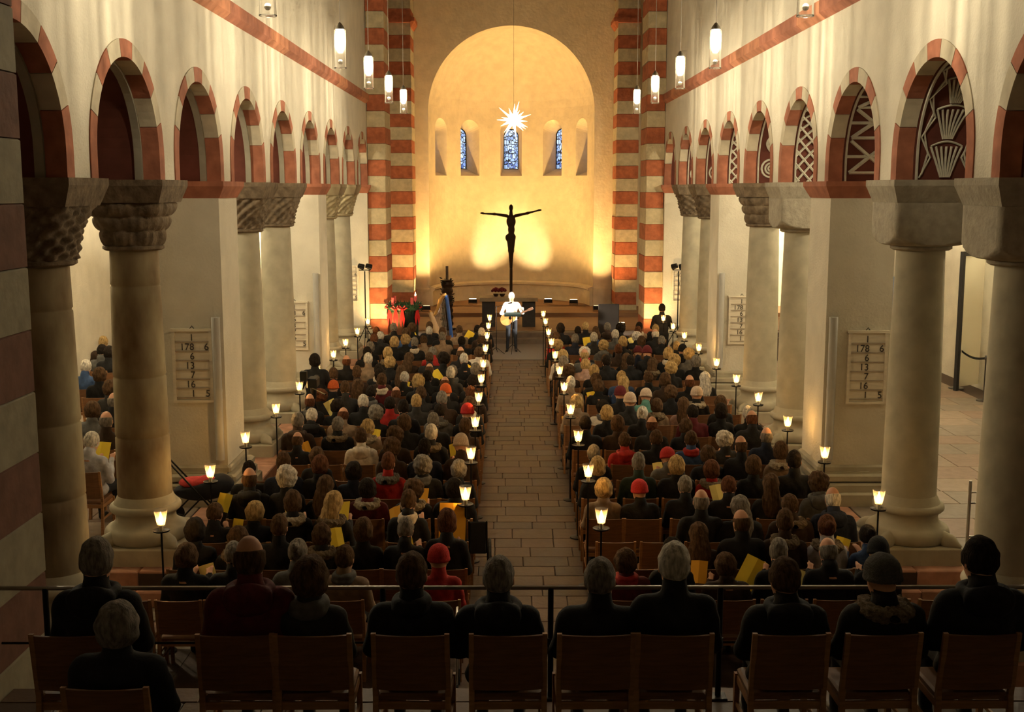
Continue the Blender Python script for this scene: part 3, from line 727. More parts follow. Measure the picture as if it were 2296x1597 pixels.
def person_prims(bulk=1.0, sh=.165, hold=False, lean=0.0):
    y1 = lean
    p = []
    E = lambda c, r, t: p.append(('e', c, r, t)); C = lambda a, b, r0, r1, t: p.append(('c', a, b, r0, r1, t))
    E((0, .03, .56), (.205*bulk, .165, .125), 1); E((0, .03+y1*.4, .73), (.185*bulk, .140*bulk, .20), 1); E((0, .01+y1*.8, .90), (.195*bulk, .125*bulk, .17), 1)
    C((-sh, y1, .985), (sh, y1, .985), .068*bulk, .068*bulk, 1)
    C((0, y1-.012, .98), (0, y1-.016, 1.10), .088, .080, 1)
    for s in (-1, 1):
        a = (s*(sh+.035), y1, .965); b = (s*(sh+.085)*1.0, y1+.05, .71)
        h = (s*.10, .40, .90) if hold else (s*.11, .31, .655)
        C(a, b, .062*bulk, .054*bulk, 1); C(b, h, .052*bulk, .036, 1)
        C((s*.10, .06, .55), (s*.12, .44, .535), .092, .07, 2); C((s*.12, .44, .53), (s*.125, .46, .11), .066, .045, 2)
        C((s*.125, .44, .05), (s*.14, .60, .042), .045, .038, 3)
        # hand: palm, four fingers, thumb, curled as on a lap or round a sheet
        hx, hy, hz = h; up = .05 if hold else -.01
        C((hx, hy, hz), (hx-s*.02, hy+.06, hz+up), .030, .032, 0)
        for q, ln in ((-.025, .062), (-.008, .07), (.009, .068), (.025, .055)):
            C((hx-s*.02+q, hy+.08, hz+up), (hx-s*.03+q, hy+.08+ln*.6, hz+up-(0 if hold else .03)+ln*.3), .0105, .010, 0)
        C((hx-s*.035, hy+.03, hz+up*.5+.01), (hx-s*.06, hy+.07, hz+up+.02), .013, .011, 0)
    return p
def head_prims():
    return [('c', (0, -.005, .99), (0, .008, 1.14), .058, .052, 0), ('e', (0, .02, 1.225), (.077, .096, .118), 0), ('e', (0, .035, 1.17), (.062, .078, .075), 0),
            ('c', (0, .105, 1.225), (0, .128, 1.195), .010, .017, 0), ('e', (-.080, .005, 1.205), (.012, .022, .034), 0), ('e', (.080, .005, 1.205), (.012, .022, .034), 0),
            ('c', (-.035, .105, 1.245), (.035, .105, 1.245), .014, .014, 0), ('c', (-.02, .112, 1.158), (.02, .112, 1.158), .009, .009, 0)]
def field(P, prims):
    out = []
    for q in prims:
        out.append(sd_ell(P, q[1], q[2]) if q[0] == 'e' else sd_cap(P, q[1], q[2], q[3], q[4]))
    return out
def body_mesh(name, bow=0.1, yaw=0.0, h=.02, prims=None, lo=(-.42, -.22, 0), hi=(.42, .68, 1.40), head=True, k=.035, **kw):
    G, ax = grid(lo, hi, h); D = None; prims = prims or person_prims(**kw)
    fs = field(G, prims)
    for q, d in zip(prims, fs):
        kk = k if (q[0] == 'e' or q[3] > .02) else .012
        D = d if D is None else smin(D, d, kk)
    hp = []
    if head:
        off = Vector((0, kw.get('lean', 0.0), 0))
        Rm = np.array(head_rot(bow, yaw)); pv = np.array(PIV)
        Gh = (G-pv-np.array(off)) @ Rm/HS+pv
        hp = head_prims(); fh = field(Gh, hp)
        for i, d in enumerate(fh): D = smin(D, d*HS, .03 if i < 3 else .012)
    if head:      # folds in the cloth
        X_, Y_, Z_ = G[..., 0], G[..., 1], G[..., 2]; f_ = np.clip((1.04-Z_)/.06, 0, 1)
        D = D+f_*.0045*(np.sin(31*Z_+9*np.sin(7*X_+len(name)+ord(name[-1])))*np.cos(13*X_+4*Y_)+.6*np.sin(22*X_-17*Z_))
    V, Q = nets(D, ax); me = np_mesh(name, V, Q)
    cen = V[Q].mean(1); best = np.full(len(cen), 9.0); tg = np.zeros(len(cen), int)
    for q, d in zip(prims, field(cen, prims)):
        b = d < best; best[b] = d[b]; tg[b] = q[-1]
    if head:
        ch = (cen-pv-np.array(off)) @ Rm/HS+pv
        for q, d in zip(hp, field(ch, hp)):
            b = d < best-.004; best[b] = d[b]; tg[b] = 0
    for _ in range(4): me.materials.append(None)
    me.polygons.foreach_set('material_index', tg.tolist()); return me
def hair_mesh(kind, h=.011):
    G, ax = grid((-.19, -.20, .84), (.19, .16, 1.40), h); x, y, z = G[..., 0], G[..., 1], G[..., 2]
    nz = lambda f, a: a*(np.sin(x*f+1.3*np.sin(z*f*.7))*np.sin(y*f*1.1+2)+.6*np.sin(z*f*1.2+x*f*.5))
    if kind == 'short':
        D = sd_ell(G, (0, .012, 1.238), (.091, .106, .120)); D = np.maximum(D, (1.13-z)+1.0*(y-.0)); D += nz(80, .0028)+nz(34, .0025)
    elif kind == 'bald':
        D = sd_ell(G, (0, .010, 1.222), (.087, .102, .118)); D = np.maximum(D, (1.135-z)+.9*(y-.0)); D = np.maximum(D, z-1.265-.12*(-y)); D += nz(80, .0018)
    elif kind == 'bob':
        D = sd_ell(G, (0, -.002, 1.222), (.108, .118, .135)); D = np.maximum(D, 1.09-z); D = np.maximum(D, np.minimum(y-.055, 1.275-z+.2*y)); D += nz(60, .004)+nz(34, .003)
    elif kind == 'curly':
        D = sd_ell(G, (0, -.005, 1.235), (.122, .125, .132)); D = np.maximum(D, np.minimum(y-.06, 1.28-z)); D = np.maximum(D, 1.10-z); D += nz(70, .008)
    elif kind == 'long':
        D = smin(sd_ell(G, (0, .0, 1.232), (.102, .115, .128)), sd_ell(G, (0, -.075, 1.04), (.115, .058, .19)), .05); D = np.maximum(D, np.minimum(y-.055, 1.275-z)); D += nz(60, .004)
    elif kind == 'bun':
        D = sd_ell(G, (0, .008, 1.238), (.091, .106, .120)); D = np.maximum(D, (1.145-z)+1.0*(y-.0)); D = smin(D, sd_ell(G, (0, -.115, 1.27), (.045, .042, .045)), .02); D += nz(80, .002)
    elif kind == 'knit':
        D = sd_ell(G, (0, .008, 1.255), (.102, .118, .118)); D = np.maximum(D, 1.215-.1*y-z); D = smin(D, sd_torus(G, (0, .008, 1.222), .091, .018, .88), .01); D += .0025*np.sin(np.arctan2(y, x)*26)
    elif kind == 'fur':
        D = sd_torus(G-np.array((0, -.02, 1.045))-np.array([0, 0, 0]), (0, 0, 0), .125, .052, .85); D = np.maximum(D, y-.10); D += nz(75, .009)
    elif kind == 'scarf':
        D = sd_torus(G, (0, .0, 1.065), .085, .042, .9); D = smin(D, sd_torus(G, (0, .0, 1.025), .10, .036, .9), .01); D += nz(40, .004)
    elif kind == 'hood':
        D = smin(sd_ell(G, (0, -.115, 1.02), (.15, .055, .105)), sd_torus(G, (0, -.02, 1.055), .115, .036, .85), .04); D += nz(40, .003)
    V, Q = nets(D, ax); V = V-np.array(PIV); me = np_mesh('hair_'+kind, V, Q); me.materials.append(None); return me
HM = {k: hair_mesh(k) for k in ('short', 'bald', 'bob', 'curly', 'long', 'bun', 'knit', 'fur', 'scarf', 'hood')}
TPL = [('m0', dict(bulk=1.06, sh=.175), .06, 0), ('m1', dict(bulk=1.10, sh=.175, lean=.04), .28, .12), ('w0', dict(bulk=.96, sh=.15), .10, -.1), ('w1', dict(bulk=1.02, sh=.155, lean=.03), .30, -.15),
       ('p0', dict(bulk=1.18, sh=.17), .12, .18), ('h0', dict(bulk=1.04, sh=.165, hold=True), .34, .05), ('h1', dict(bulk=.98, sh=.15, hold=True), .30, -.12)]
BODY = {n_: (body_mesh('person_'+n_, bow, yaw, **kw), bow, yaw, kw.get('lean', 0)) for n_, kw, bow, yaw in TPL}
HAIRWORD = {'short': '%s-haired', 'bald': 'balding %s-haired', 'bob': '%s bob-haired', 'curly': 'curly %s-haired', 'long': 'long %s-haired', 'bun': '%s-haired', 'knit': '%s knit-capped'}
def setm(o, i, m):
    o.material_slots[i].link = 'OBJECT'; o.material_slots[i].material = m
def person(loc, rz, tpl, hk, hc, coat, extra, label, group, sc=(1, 1, 1)):
    me, bow, yaw, lean = BODY[tpl]
    o = link('person', me, None, loc); o.rotation_euler.z = rz; o.scale = sc
    for i, m in enumerate((SKIN, COAT[coat][1], TROUS, SHOE)): setm(o, i, m)
    tag(o, label, 'person', group)
    h = link('hat' if hk == 'knit' else 'hair', HM[hk], o, PIV+Vector((0, lean, 0))); h.rotation_euler = head_rot(bow, yaw).to_euler(); h.scale = (HS,)*3; setm(h, 0, HAIR[hc][1])
    if extra:
        k, m = {'f': ('fur', FUR), 'F': ('fur', FURW), 'q': ('fur', FURG), 's': ('scarf', SCARFW), 'd': ('scarf', COAT['k'][1]), 'S': ('scarf', COAT['g'][1]), 'h': ('hood', COAT[coat][1]), 'R': ('scarf', COAT['r'][1])}[extra]
        e = link({'fur': 'fur_collar', 'scarf': 'scarf', 'hood': 'hood'}[k], HM[k], o, PIV+Vector((0, lean, 0))); setm(e, 0, m)
    return o

# ------------------------------------------------------------------ chairs
def chair_parts():
    P = {}
    P['seat'] = (MB().cbox(-.225, .225, -.20, .22, .415, .455, .015), WOOD_D)
    b = MB(); n = 6
    rows = []
    for i in range(n+1):
        x = -.215+.43*i/n; c = .018*(1-(2*i/n-1)**2)
        rows.append((x, -.235-c, -.285-c*1.4))
    v = []; f = []
    for x, yb, yt in rows: v += [(x, yb, .50), (x, yt, .87), (x, yt+.018, .87), (x, yb+.018, .50)]
    for i in range(n):
        for j in range(4): f.append((i*4+j, i*4+(j+1) % 4, i*4+4+(j+1) % 4, i*4+4+j))
    f += [(3, 2, 1, 0), (n*4, n*4+1, n*4+2, n*4+3)]; b.add(v, f)
    b.box(-.215, .215, -.245, -.215, .535, .565); P['backrest'] = (b, WOOD_D)
    legs = []
    for s in (-1, 1):
        m = MB(); x = s*.225
        m.frustum((x-.017, x+.017, -.275, -.235), (x-.017, x+.017, -.225, -.19), 0, .45); m.frustum((x-.017, x+.017, -.225, -.19), (x-.015, x+.015, -.29, -.265), .45, .88); legs.append(m)
        m = MB().frustum((x-.016, x+.016, .20, .235), (x-.018, x+.018, .18, .22), 0, .42); legs.append(m)
    P['legs'] = (legs, WOOD)
    st = MB().box(-.21, .21, -.215, -.195, .36, .41).box(-.21, .21, .18, .20, .36, .41)
    for s in (-1, 1): st.box(s*.222-.01, s*.222+.01, -.2, .2, .36, .41); st.box(s*.225-.008, s*.225+.008, -.22, .2, .2, .225)
    P['seat_frame'] = (st, WOOD); return P
CP = chair_parts(); CM = {}
for k in ('seat', 'backrest', 'seat_frame'):
    me = CP[k][0].mesh('chair_'+k); me.materials.append(CP[k][1]); CM[k] = me
CM['legs'] = []
for m in CP['legs'][0]:
    me = m.mesh('chair_leg'); me.materials.append(WOOD); CM['legs'].append(me)
whole = MB()
for k in ('seat', 'backrest'): whole.add(CP[k][0].v, CP[k][0].f, 1)
whole.add(CP['seat_frame'][0].v, CP['seat_frame'][0].f, 0)
for m in CP['legs'][0]: whole.add(m.v, m.f, 0)
CHAIRW = whole.mesh('chair_whole'); CHAIRW.materials.append(WOOD); CHAIRW.materials.append(WOOD_D); CHAIRW.polygons.foreach_set('material_index', whole.m)
def chair(loc, rz, label, group, full=False, name='chair'):
    if not full:
        o = link(name, CHAIRW, None, loc); o.rotation_euler.z = rz; return tag(o, label, 'chair', group)
    t = thing(name, label, 'chair', loc, rz, group)
    for k in ('seat', 'backrest', 'seat_frame'): link(k, CM[k], t)
    for me in CM['legs']: link('leg', me, t)
    return t

# ------------------------------------------------------------------ who sits where: image x, y of the head, hair, hair colour, coat, extra
HK = {'s': 'short', 'd': 'bald', 'b': 'bob', 'c': 'curly', 'l': 'long', 'u': 'bun', 'k': 'knit'}
LEFT = """871 737 sgk;860 745 srk;852 755 swc;838 761 srk;913 736 bnk;909 748 bnu;952 744 swk;963 733 snk;992 747 snk;1044 742 snt;1056 741 skk;1081 748 swb;1085 735 skk;830 779 bgk
884 768 byk;939 763 cyk;929 770 sgks;985 765 snt;1035 758 sgt;1036 767 skk;1079 766 snk;872 793 bycf;971 791 sgr;1033 792 dnk;1079 791 bnw;823 791 skk;800 811 drk;824 807 swt;850 814 cyk;912 804 lnb
963 804 snc;1008 806 ckk;1026 807 swk;962 829 dnk;999 839 swc;1027 834 sgkS;1072 829 bgk;796 837 snb;762 841 snk;849 832 skks;828 842 bkb;899 834 lnk;889 849 swk;944 847 skk;936 858 cyk;996 861 drk;1060 858 skk
750 870 kOk;723 901 drkS;697 934 swkh;667 946 sgbh;813 890 crk;818 867 lnr;836 855 snms;874 873 snc;887 882 skkS;855 904 swk;884 908 skr;930 884 drb;923 903 syc;905 917 skkd;842 928 cgk;816 912 bkk
767 932 drt;759 955 sgkf;821 959 bytF;810 982 snwh;1001 884 snc;985 897 sgb;983 926 skgq;972 947 sgk;966 974 swkf;908 949 bnk;885 978 cnb;880 1005 cnb;950 1007 skn;1034 999 kWb;1066 926 kRk;1039 880 kOk
1050 907 bncs;1079 884 srb;1046 957 bnb;666 988 dnk;710 1024 bnk;561 1075 dnkh;589 1057 skk;634 1039 snn;654 1072 cwk;670 1046 brk;712 1093 lnk;762 1058 bkn;857 1040 srrq;930 1046 cgkS;926 1100 cnkF
914 1127 snks;824 1097 bkmF;717 1130 lycf;610 1127 bnkF;510 1151 byk;478 1169 snk;571 1190 bkk;699 1184 snk;688 1215 bnkf;779 1202 bncf;884 1190 bnk;992 1190 sgk;1013 1172 brk;1045 1055 bgk;1028 1097 bkk
983 1256 kRr;664 1244 ugg;771 1255 sntS;522 1250 sgk;415 1250 bnk""".replace('\n', ';').split(';')
RIGHT = """1280 737 bkk;1290 744 skk;1313 734 syk;1321 744 snk;1362 735 sgbh;1412 737 ckk;1444 734 skts;1460 740 syk;1472 729 snk;1421 744 srk;1336 753 bnu;1380 752 swg;1292 759 swc;1472 750 dwk;1428 756 cwk
1390 768 byk;1484 766 sgk;1279 762 sgn;1251 775 cyk;1240 758 bnr;1360 776 cygm;1400 786 srb;1438 766 bnb;1520 779 syk;1311 791 cwkR;1367 796 dyg;1418 791 kMn;1463 792 kMk;1479 794 byks;1518 796 cyg;1263 798 byw
1415 806 lnk;1433 812 skk;1373 808 bnk;1520 810 cyk;1542 812 bgk;1577 787 kBk;1319 819 byp;1257 813 bgb;1484 817 lnkf;1353 812 skk;1332 833 byk;1505 827 cyk;1275 833 cnb;1337 852 bnk;1394 848 syu;1398 860 lyu;1455 850 snk
1510 854 bnb;1529 858 drk;1581 850 lwc;1342 867 bnk;1277 861 swt;1549 886 kWkF;1482 883 cnk;1418 885 kMk;1457 890 kWe;1435 901 kWc;1505 909 lnp;1469 911 bntf;1617 905 bnks;1361 928 byk;1354 914 bkwS;1439 931 uwk;1385 952 bnb
1462 954 drc;1537 959 bnk;1575 928 skm;1615 924 bkk;1662 931 swk;1688 942 drk;1719 980 dgn;1627 988 cwc;1657 1001 dnk;1472 986 snk;1401 991 snrh;1550 988 snuR;1332 1020 sgk;1432 1041 sgG;1499 1027 kRg;1518 1046 byk
1596 1022 bnk;1596 1055 brrf;1690 1046 bnk;1751 1013 bntF;1287 903 byt;1340 1048 byk;1314 954 skk;1782 1037 skk;1840 1087 cnghx;1872 1123 dwnh;1729 1089 lnc;1635 1094 srk;1538 1095 sgk;1432 1103 kRk;1327 1097 byt;1575 1126 dgk
1659 1139 lgk;1778 1139 snbf;1711 1174 dnk;1770 1174 snbf;1820 1186 ursf;1925 1207 uku;1575 1203 lnb;1408 1261 bnmR;1746 1242 sgk;1862 1239 dgk;1630 1277 bnb;1475 1242 bkk;1972 1242 kBk""".replace('\n', ';').split(';')
ROW0, PITCHR, NROW = 11.57, .97, 23
PAPERS = [(765, 1150, 0, 1.2), (652, 1155, 2, 1), (532, 1180, 0, .7), (1015, 1172, 1, 1.9), (884, 1157, 1, 1), (947, 1112, 1, .9), (754, 1205, 0, 1), (466, 1290, 2, 1), (914, 1217, 0, .7), (501, 1127, 0, 1), (745, 915, 2, 1.3), (708, 974, 0, 1.3),
          (685, 1008, 1, 1), (908, 867, 0, 1), (832, 914, 0, .8), (843, 974, 0, .8), (1016, 1009, 0, .8), (1052, 753, 0, 1.3), (857, 781, 0, 1), (980, 841, 0, 1.1), (1045, 827, 0, 1), (925, 748, 0, 1), (1316, 767, 0, 1.2), (1417, 766, 2, 1),
          (1332, 895, 0, 1.4), (1273, 947, 1, 1.3), (1609, 1107, 2, 1), (1685, 1287, 0, 1.5), (1804, 1306, 2, .9), (1936, 1306, 2, .9), (1888, 1229, 0, 1), (1567, 1284, 1, 1.1), (1624, 1033, 0, .9), (1476, 1052, 2, .9)]
def parse(L):
    out = []
    for e in L:
        a, b, c = e.split(); out.append((float(a), float(b), c))
    return out
taken = set()
def relax(xs, lo, hi, gap):
    xs = list(xs)
    for _ in range(60):
        for i in range(len(xs)-1):
            d = gap-(xs[i+1]-xs[i])
            if d > 0: xs[i] -= d/2; xs[i+1] += d/2
        xs = [min(max(x, lo), hi) for x in xs]
    return xs
SEATED = []
for s, L in ((-1, LEFT), (1, RIGHT)):
    rows = {}
    for (x, y, c) in parse(L):
        d = depth_at(y, 1.22); k = round((d-ROW0)/PITCHR); k = max(0, min(NROW-1, k))
        rows.setdefault(k, []).append((x, y, c))
    # spread rows that hold more people than chairs
    for k in range(NROW):
        while len(rows.get(k, [])) > 7:
            l = sorted(rows[k], key=lambda e: e[1]); mv = l.pop(0) if k < NROW-1 else l.pop(-1)
            rows[k] = l; rows.setdefault(k+1 if k < NROW-1 else k-1, []).append(mv)
    for k in range(NROW):
        Y = ROW0+PITCHR*k; l = []
        for (x, y, c) in rows.get(k, []):
            d = drop_at(y, Y); X = CAM.x+(x-VPX)*zc_of(Y, d)/F_PX; l.append([X, CAM.z-d, c])
        l.sort(key=lambda e: e[0]); lo, hi = (-3.78, -.93) if s < 0 else (.98, 3.88)
        if k == 0: lo, hi = (lo-.35, hi) if s < 0 else (lo, hi+.35)
        xs = relax([e[0] for e in l], lo, hi, .475)
        seats = [(x, e) for x, e in zip(xs, l)]
        allx = sorted(xs); e_ = [lo-.48]+allx+[hi+.48]; empt = []
        for a, b in zip(e_[:-1], e_[1:]):
            n_ = int((b-a)/.49)-1
            for i in range(n_): empt.append(a+(b-a)*(i+1)/(n_+1))
        seats += [(x, None) for x in empt]; seats.sort(key=lambda q: abs(q[0]))
        for i, (x, e) in enumerate(seats):
            where = '%s block, %s row from railing, %s seat from aisle' % (SIDE[s], ORD[k+1], ORD[i+1])
            jy = random.uniform(-.03, .03)
            chair((x, Y-.03, 0), 0, 'wooden chair, '+where, 'chairs in the nave', full=k < 4)
            if e is None: continue
            X, zh, c = e; hk = HK[c[0]]; hc = c[1]; co = c[2]; ex = c[3] if len(c) > 3 else None
            if ex == 'm': ex = 'h'
            SEATED.append((s, k, x, Y, zh, hk, hc, co, ex, where))
# sheets find the nearest reader
HOLD = {}
for pi, (px_, py_, cm, sc) in enumerate(PAPERS):
    best = None
    for i, q in enumerate(SEATED):
        d = drop_at(py_, q[3]+.44); X = CAM.x+(px_-VPX)*zc_of(q[3]+.44, d)/F_PX; z = CAM.z-d
        if not .72 < z < 1.22: continue
        c = abs(X-q[2])+.6*abs(z-.95)
        if i not in HOLD and (best is None or c < best[0]): best = (c, i, X, z)
    if best and best[0] < .6: HOLD[best[1]] = (pi, best[2], best[3], cm, sc)
for i, (s, k, x, Y, zh, hk, hc, co, ex, where) in enumerate(SEATED):
    man = hk in ('short', 'bald')
    tpl = random.choice(('m0', 'm1', 'm0')) if man else random.choice(('w0', 'w1', 'w0'))
    if co in ('w', 'm') or (co == 'k' and random.random() < .2): tpl = 'p0'
    if i in HOLD: tpl = random.choice(('h0', 'h1'))
    bow = BODY[tpl][1]; sz = min(1.09, max(.91, zh/1.235))
    lab = '%s person in %s, %s' % (HAIRWORD[hk] % HAIR[hc][0], COAT[co][0], where)
    lab = lab.replace(', %s seat' % where.split(', ')[2].split(' seat')[0], ', %s' % where.split(', ')[2].split(' seat')[0])
    person((x, Y, 0), random.uniform(-.16, .16), tpl, hk, hc, co, ex, lab, 'seated audience', (random.uniform(.90, 1.0), 1, sz))
def sheet(loc, rot, sc, cm, label):
    mb = MB(); w2, h2 = .105, .15
    for e in (-1, 1):
        v = [(0, 0, -h2), (e*w2, .02, -h2), (e*w2, .02, h2), (0, 0, h2)]; v += [(a, b+.002, c) for a, b, c in v]
        mb.add(v, [(0, 1, 2, 3), (7, 6, 5, 4), (0, 4, 5, 1), (1, 5, 6, 2), (2, 6, 7, 3), (3, 7, 4, 0)])
    o = mb.build('song_sheet', PAPER[cm], None, loc); o.rotation_euler = rot; o.scale = (sc,)*3
    return tag(o, label, 'sheet', 'yellow song sheets')
for i, (pi, X, z, cm, sc) in HOLD.items():
    s, k, x, Y = SEATED[i][:4]
    X = min(max(X, x-.42), x+.42)
    lab = '%s song sheet of reader in %s' % (['yellow', 'orange', 'pale yellow'][cm], SEATED[i][9].replace(' seat from aisle', ' from aisle').replace(' row from railing', ' row from railing'))
    sheet((X, Y+.46, z), (R(-28+random.uniform(-12, 12)), R(random.uniform(-30, 30)), R(random.uniform(-25, 25))), sc*.78, cm, lab)

# ---- people in the left side aisle
for i, (x, y, c) in enumerate(((231, 770, 'syb'), (225, 790, 'skg'), (243, 793, 'bkk'), (189, 826, 'swu'), (224, 843, 'bnk'), (247, 873, 'bnc'), (255, 902, 'dgk'), (205, 924, 'bng'), (238, 946, 'dgb'), (201, 994, 'sws'))):
    d = depth_at(y, 1.60); q = at(x, y, d)
    if i == 9: q = at(x, y, 15.4)
    hk = HK[c[0]]; nm = ['farthest', 'second farthest', 'third farthest', 'fourth farthest', 'fifth farthest', 'sixth farthest', 'seventh farthest', 'eighth farthest', 'second nearest', 'nearest'][i]
    person((q.x, q.y, ZA), random.uniform(-.2, .1), 'h0' if i == 9 else random.choice(('m0', 'w0', 'm1')), hk, c[1], c[2], None,
           '%s person in %s, %s in the left side aisle' % (HAIRWORD[hk] % HAIR[c[1]][0], COAT[c[2]][0], nm), 'people in the left side aisle', (1, 1, min(1.05, (q.z-ZA)/1.22)))
    chair((q.x, q.y-.03, ZA), 0, 'wooden chair under the %s sitter in the left side aisle' % nm, 'chairs in the left side aisle', full=i > 6)
    if i == 9:
        qq = at(225, 1018, 15.85); sheet(tuple(qq), (R(-25), 0, R(-10)), 1.2, 0, 'bright yellow song sheet in the left side aisle')
q = at(246, 1010, 15.9); chair((q.x-.05, 16.1, ZA), -.1, 'empty pale wooden chair in the left side aisle beside the stained column', 'chairs in the left side aisle', full=True)

# ---- the row on the platform behind the railing
PLAT = 1.43
FRONT = [(215, 1262, 'sgkh', 'p0', 1.04), (560, 1255, 'dnmh', 'p0', 1.05), (693, 1297, 'bncS', 'w0', 1), (922, 1292, 'snkd', 'm0', 1), (1117, 1300, 'sgkh', 'm0', 1), (1345, 1306, 'sgk', 'm0', 1.0), (1513, 1272, 'swk', 'm0', 1.02),
         (1765, 1308, 'snkh', 'p0', .98), (1985, 1300, 'kHkf', 'p0', 1.0), (2207, 1262, 'skkh', 'p0', 1.1)]
fl_lab = ['grey-haired person in a bulky black coat, leftmost at the railing', 'balding person in a dark red coat sitting at the railing', 'person with a long brown bob and dark grey coat at the railing', 'person with full brown hair in black, left of centre at the railing',
          'greying person in black just left of the middle railing post', 'greying person in a black jumper just right of the middle railing post', 'person with short pale hair and black coat right of centre at the railing',
          'brown-haired person in black, third from the right at the railing', 'person in grey knit cap and fur-collared coat at the railing', 'tall dark-haired person in black, rightmost at the railing']
CHX = [152, 523, 697, 921, 1137, 1336, 1516, 1776, 1983, 2205]
for i, (x, y, c, tpl, sc) in enumerate(FRONT):
    Y = 6.98; q = at(x, y, Y)
    hk = HK[c[0]]; o = person((q.x, Y, PLAT), random.uniform(-.05, .05), tpl, hk, c[1], c[2], c[3] if len(c) > 3 else None, fl_lab[i], 'people behind the railing', (sc*.98, 1, min(1.09, max(.92, (q.z-PLAT)/1.235))))
    cx = at(CHX[i], 1425, 6.75).x
    chair((cx, 7.04, PLAT), random.uniform(-.03, .03), 'dark wooden chair with a broad back at the railing, %s from the left' % ORD[i+1], 'chairs on the platform', full=True)
q = at(262, 1405, 6.2); person((q.x, 6.2, PLAT), .0, 'p0', 'bob', 'g', 'k', None, 'person with a grey-blonde bob and black coat, nearest at lower left', 'people behind the railing', (1.0, 1, (q.z-PLAT)/1.235))
chair((at(235, 1550, 6.0).x, 6.28, PLAT), 0, 'dark wooden chair nearest the viewer at lower left', 'chairs on the platform', full=True)
# ------------------------------------------------------------------ railing
YR = 7.78
rl = thing('railing', 'thin black metal railing along the front of the platform', 'railing', (0, YR, PLAT))
zt = CAM.z-drop_at(1318, YR)-PLAT; zm = CAM.z-drop_at(1441, YR)-PLAT
MB().tube([(-3.80, 0, zt), (3.80, 0, zt)], .016, 8).build('top_rail', M('worn_rail_steel', (.30, .27, .23), .35, .1, 12, metal=1.0), rl, smooth=True)
MB().tube([(-3.80, 0, zm), (3.80, 0, zm)], .009, 8).build('middle_rail', BLACKM, rl, smooth=True)
for px_ in (110, 860, 1234, 1612, 2120):
    X = at(px_, 1450, YR).x
    p = MB().tube([(X, 0, .012), (X, 0, zt)], .021, 10); p.tube([(X, 0, zm-.035), (X, 0, zm+.035)], .028, 10); po = p.build('post', BLACKM, rl, smooth=True); MB().cbox(X-.06, X+.06, -.06, .06, 0, .014, .004).build('base_plate', BLACKM, po)

# ------------------------------------------------------------------ candle lanterns on poles
def lantern_meshes():
    m = {}
    m['pole'] = (MB().tube([(0, 0, .02), (0, 0, 1.36)], .011, 8), BLACKM); m['foot'] = (MB().lathe([(.11, 0), (.11, .012), (.03, .025)], 16), BLACKM)
    m['drip_plate'] = (MB().lathe([(.02, 1.345), (.085, 1.352), (.092, 1.37), (.085, 1.362), (.02, 1.36)], 20), BLACKM)
    m['candle'] = (MB().lathe([(.022, 1.36), (.022, 1.435), (.008, 1.438)], 10), WAX)
    m['glass'] = (MB().lathe([(.040, 1.425), (.072, 1.585)], 20, cap=False), LANTERN_G)
    m['flame'] = (MB().lathe([(.002, 1.435), (.020, 1.465), (.022, 1.49), (.012, 1.525), (.001, 1.565)], 8), FLAME)
    out = {}
    for k, (b, mt) in m.items():
        me = b.mesh('lantern_'+k); me.materials.append(mt); smoothen(me, 50); out[k] = me
    return out
LM = lantern_meshes()
def lantern(x, y, z, label):
    t = thing('candle_lantern', label, 'lantern', (x, y, z), group='candle lanterns on poles')
    cd = link('candle', LM['candle'], t)
    for k, me in LM.items():
        if k != 'candle': link(k, me, cd if k == 'flame' else t)
    point('candle_light', (x, y, z+1.50), CANDLE_W, CANDLE, .02)
ROWS = {('left', 'outer', -4.0+.03): [1160, 1055, 980, 915, 865, 828, 793, 767, 742, 720], ('left', 'aisle', -.74): [1105, 1015, 945, 890, 848, 815, 780, 752, 730, 712],
        ('right', 'aisle', .76): [1157, 1055, 977, 917, 866, 830, 795, 766, 744, 720, 703], ('right', 'outer', 4.0): [1115, 1014, 945, 890, 849, 812, 779, 752, 731, 713]}
for (sd, io, X), ys in ROWS.items():
    for i, y in enumerate(ys):
        d = depth_at(y, 1.505)
        lantern(X, d, 0, 'lit candle lantern on black pole, %s block %s, %s from railing' % (sd, 'aisle edge' if io == 'aisle' else 'outer edge', ORD[i+1]))

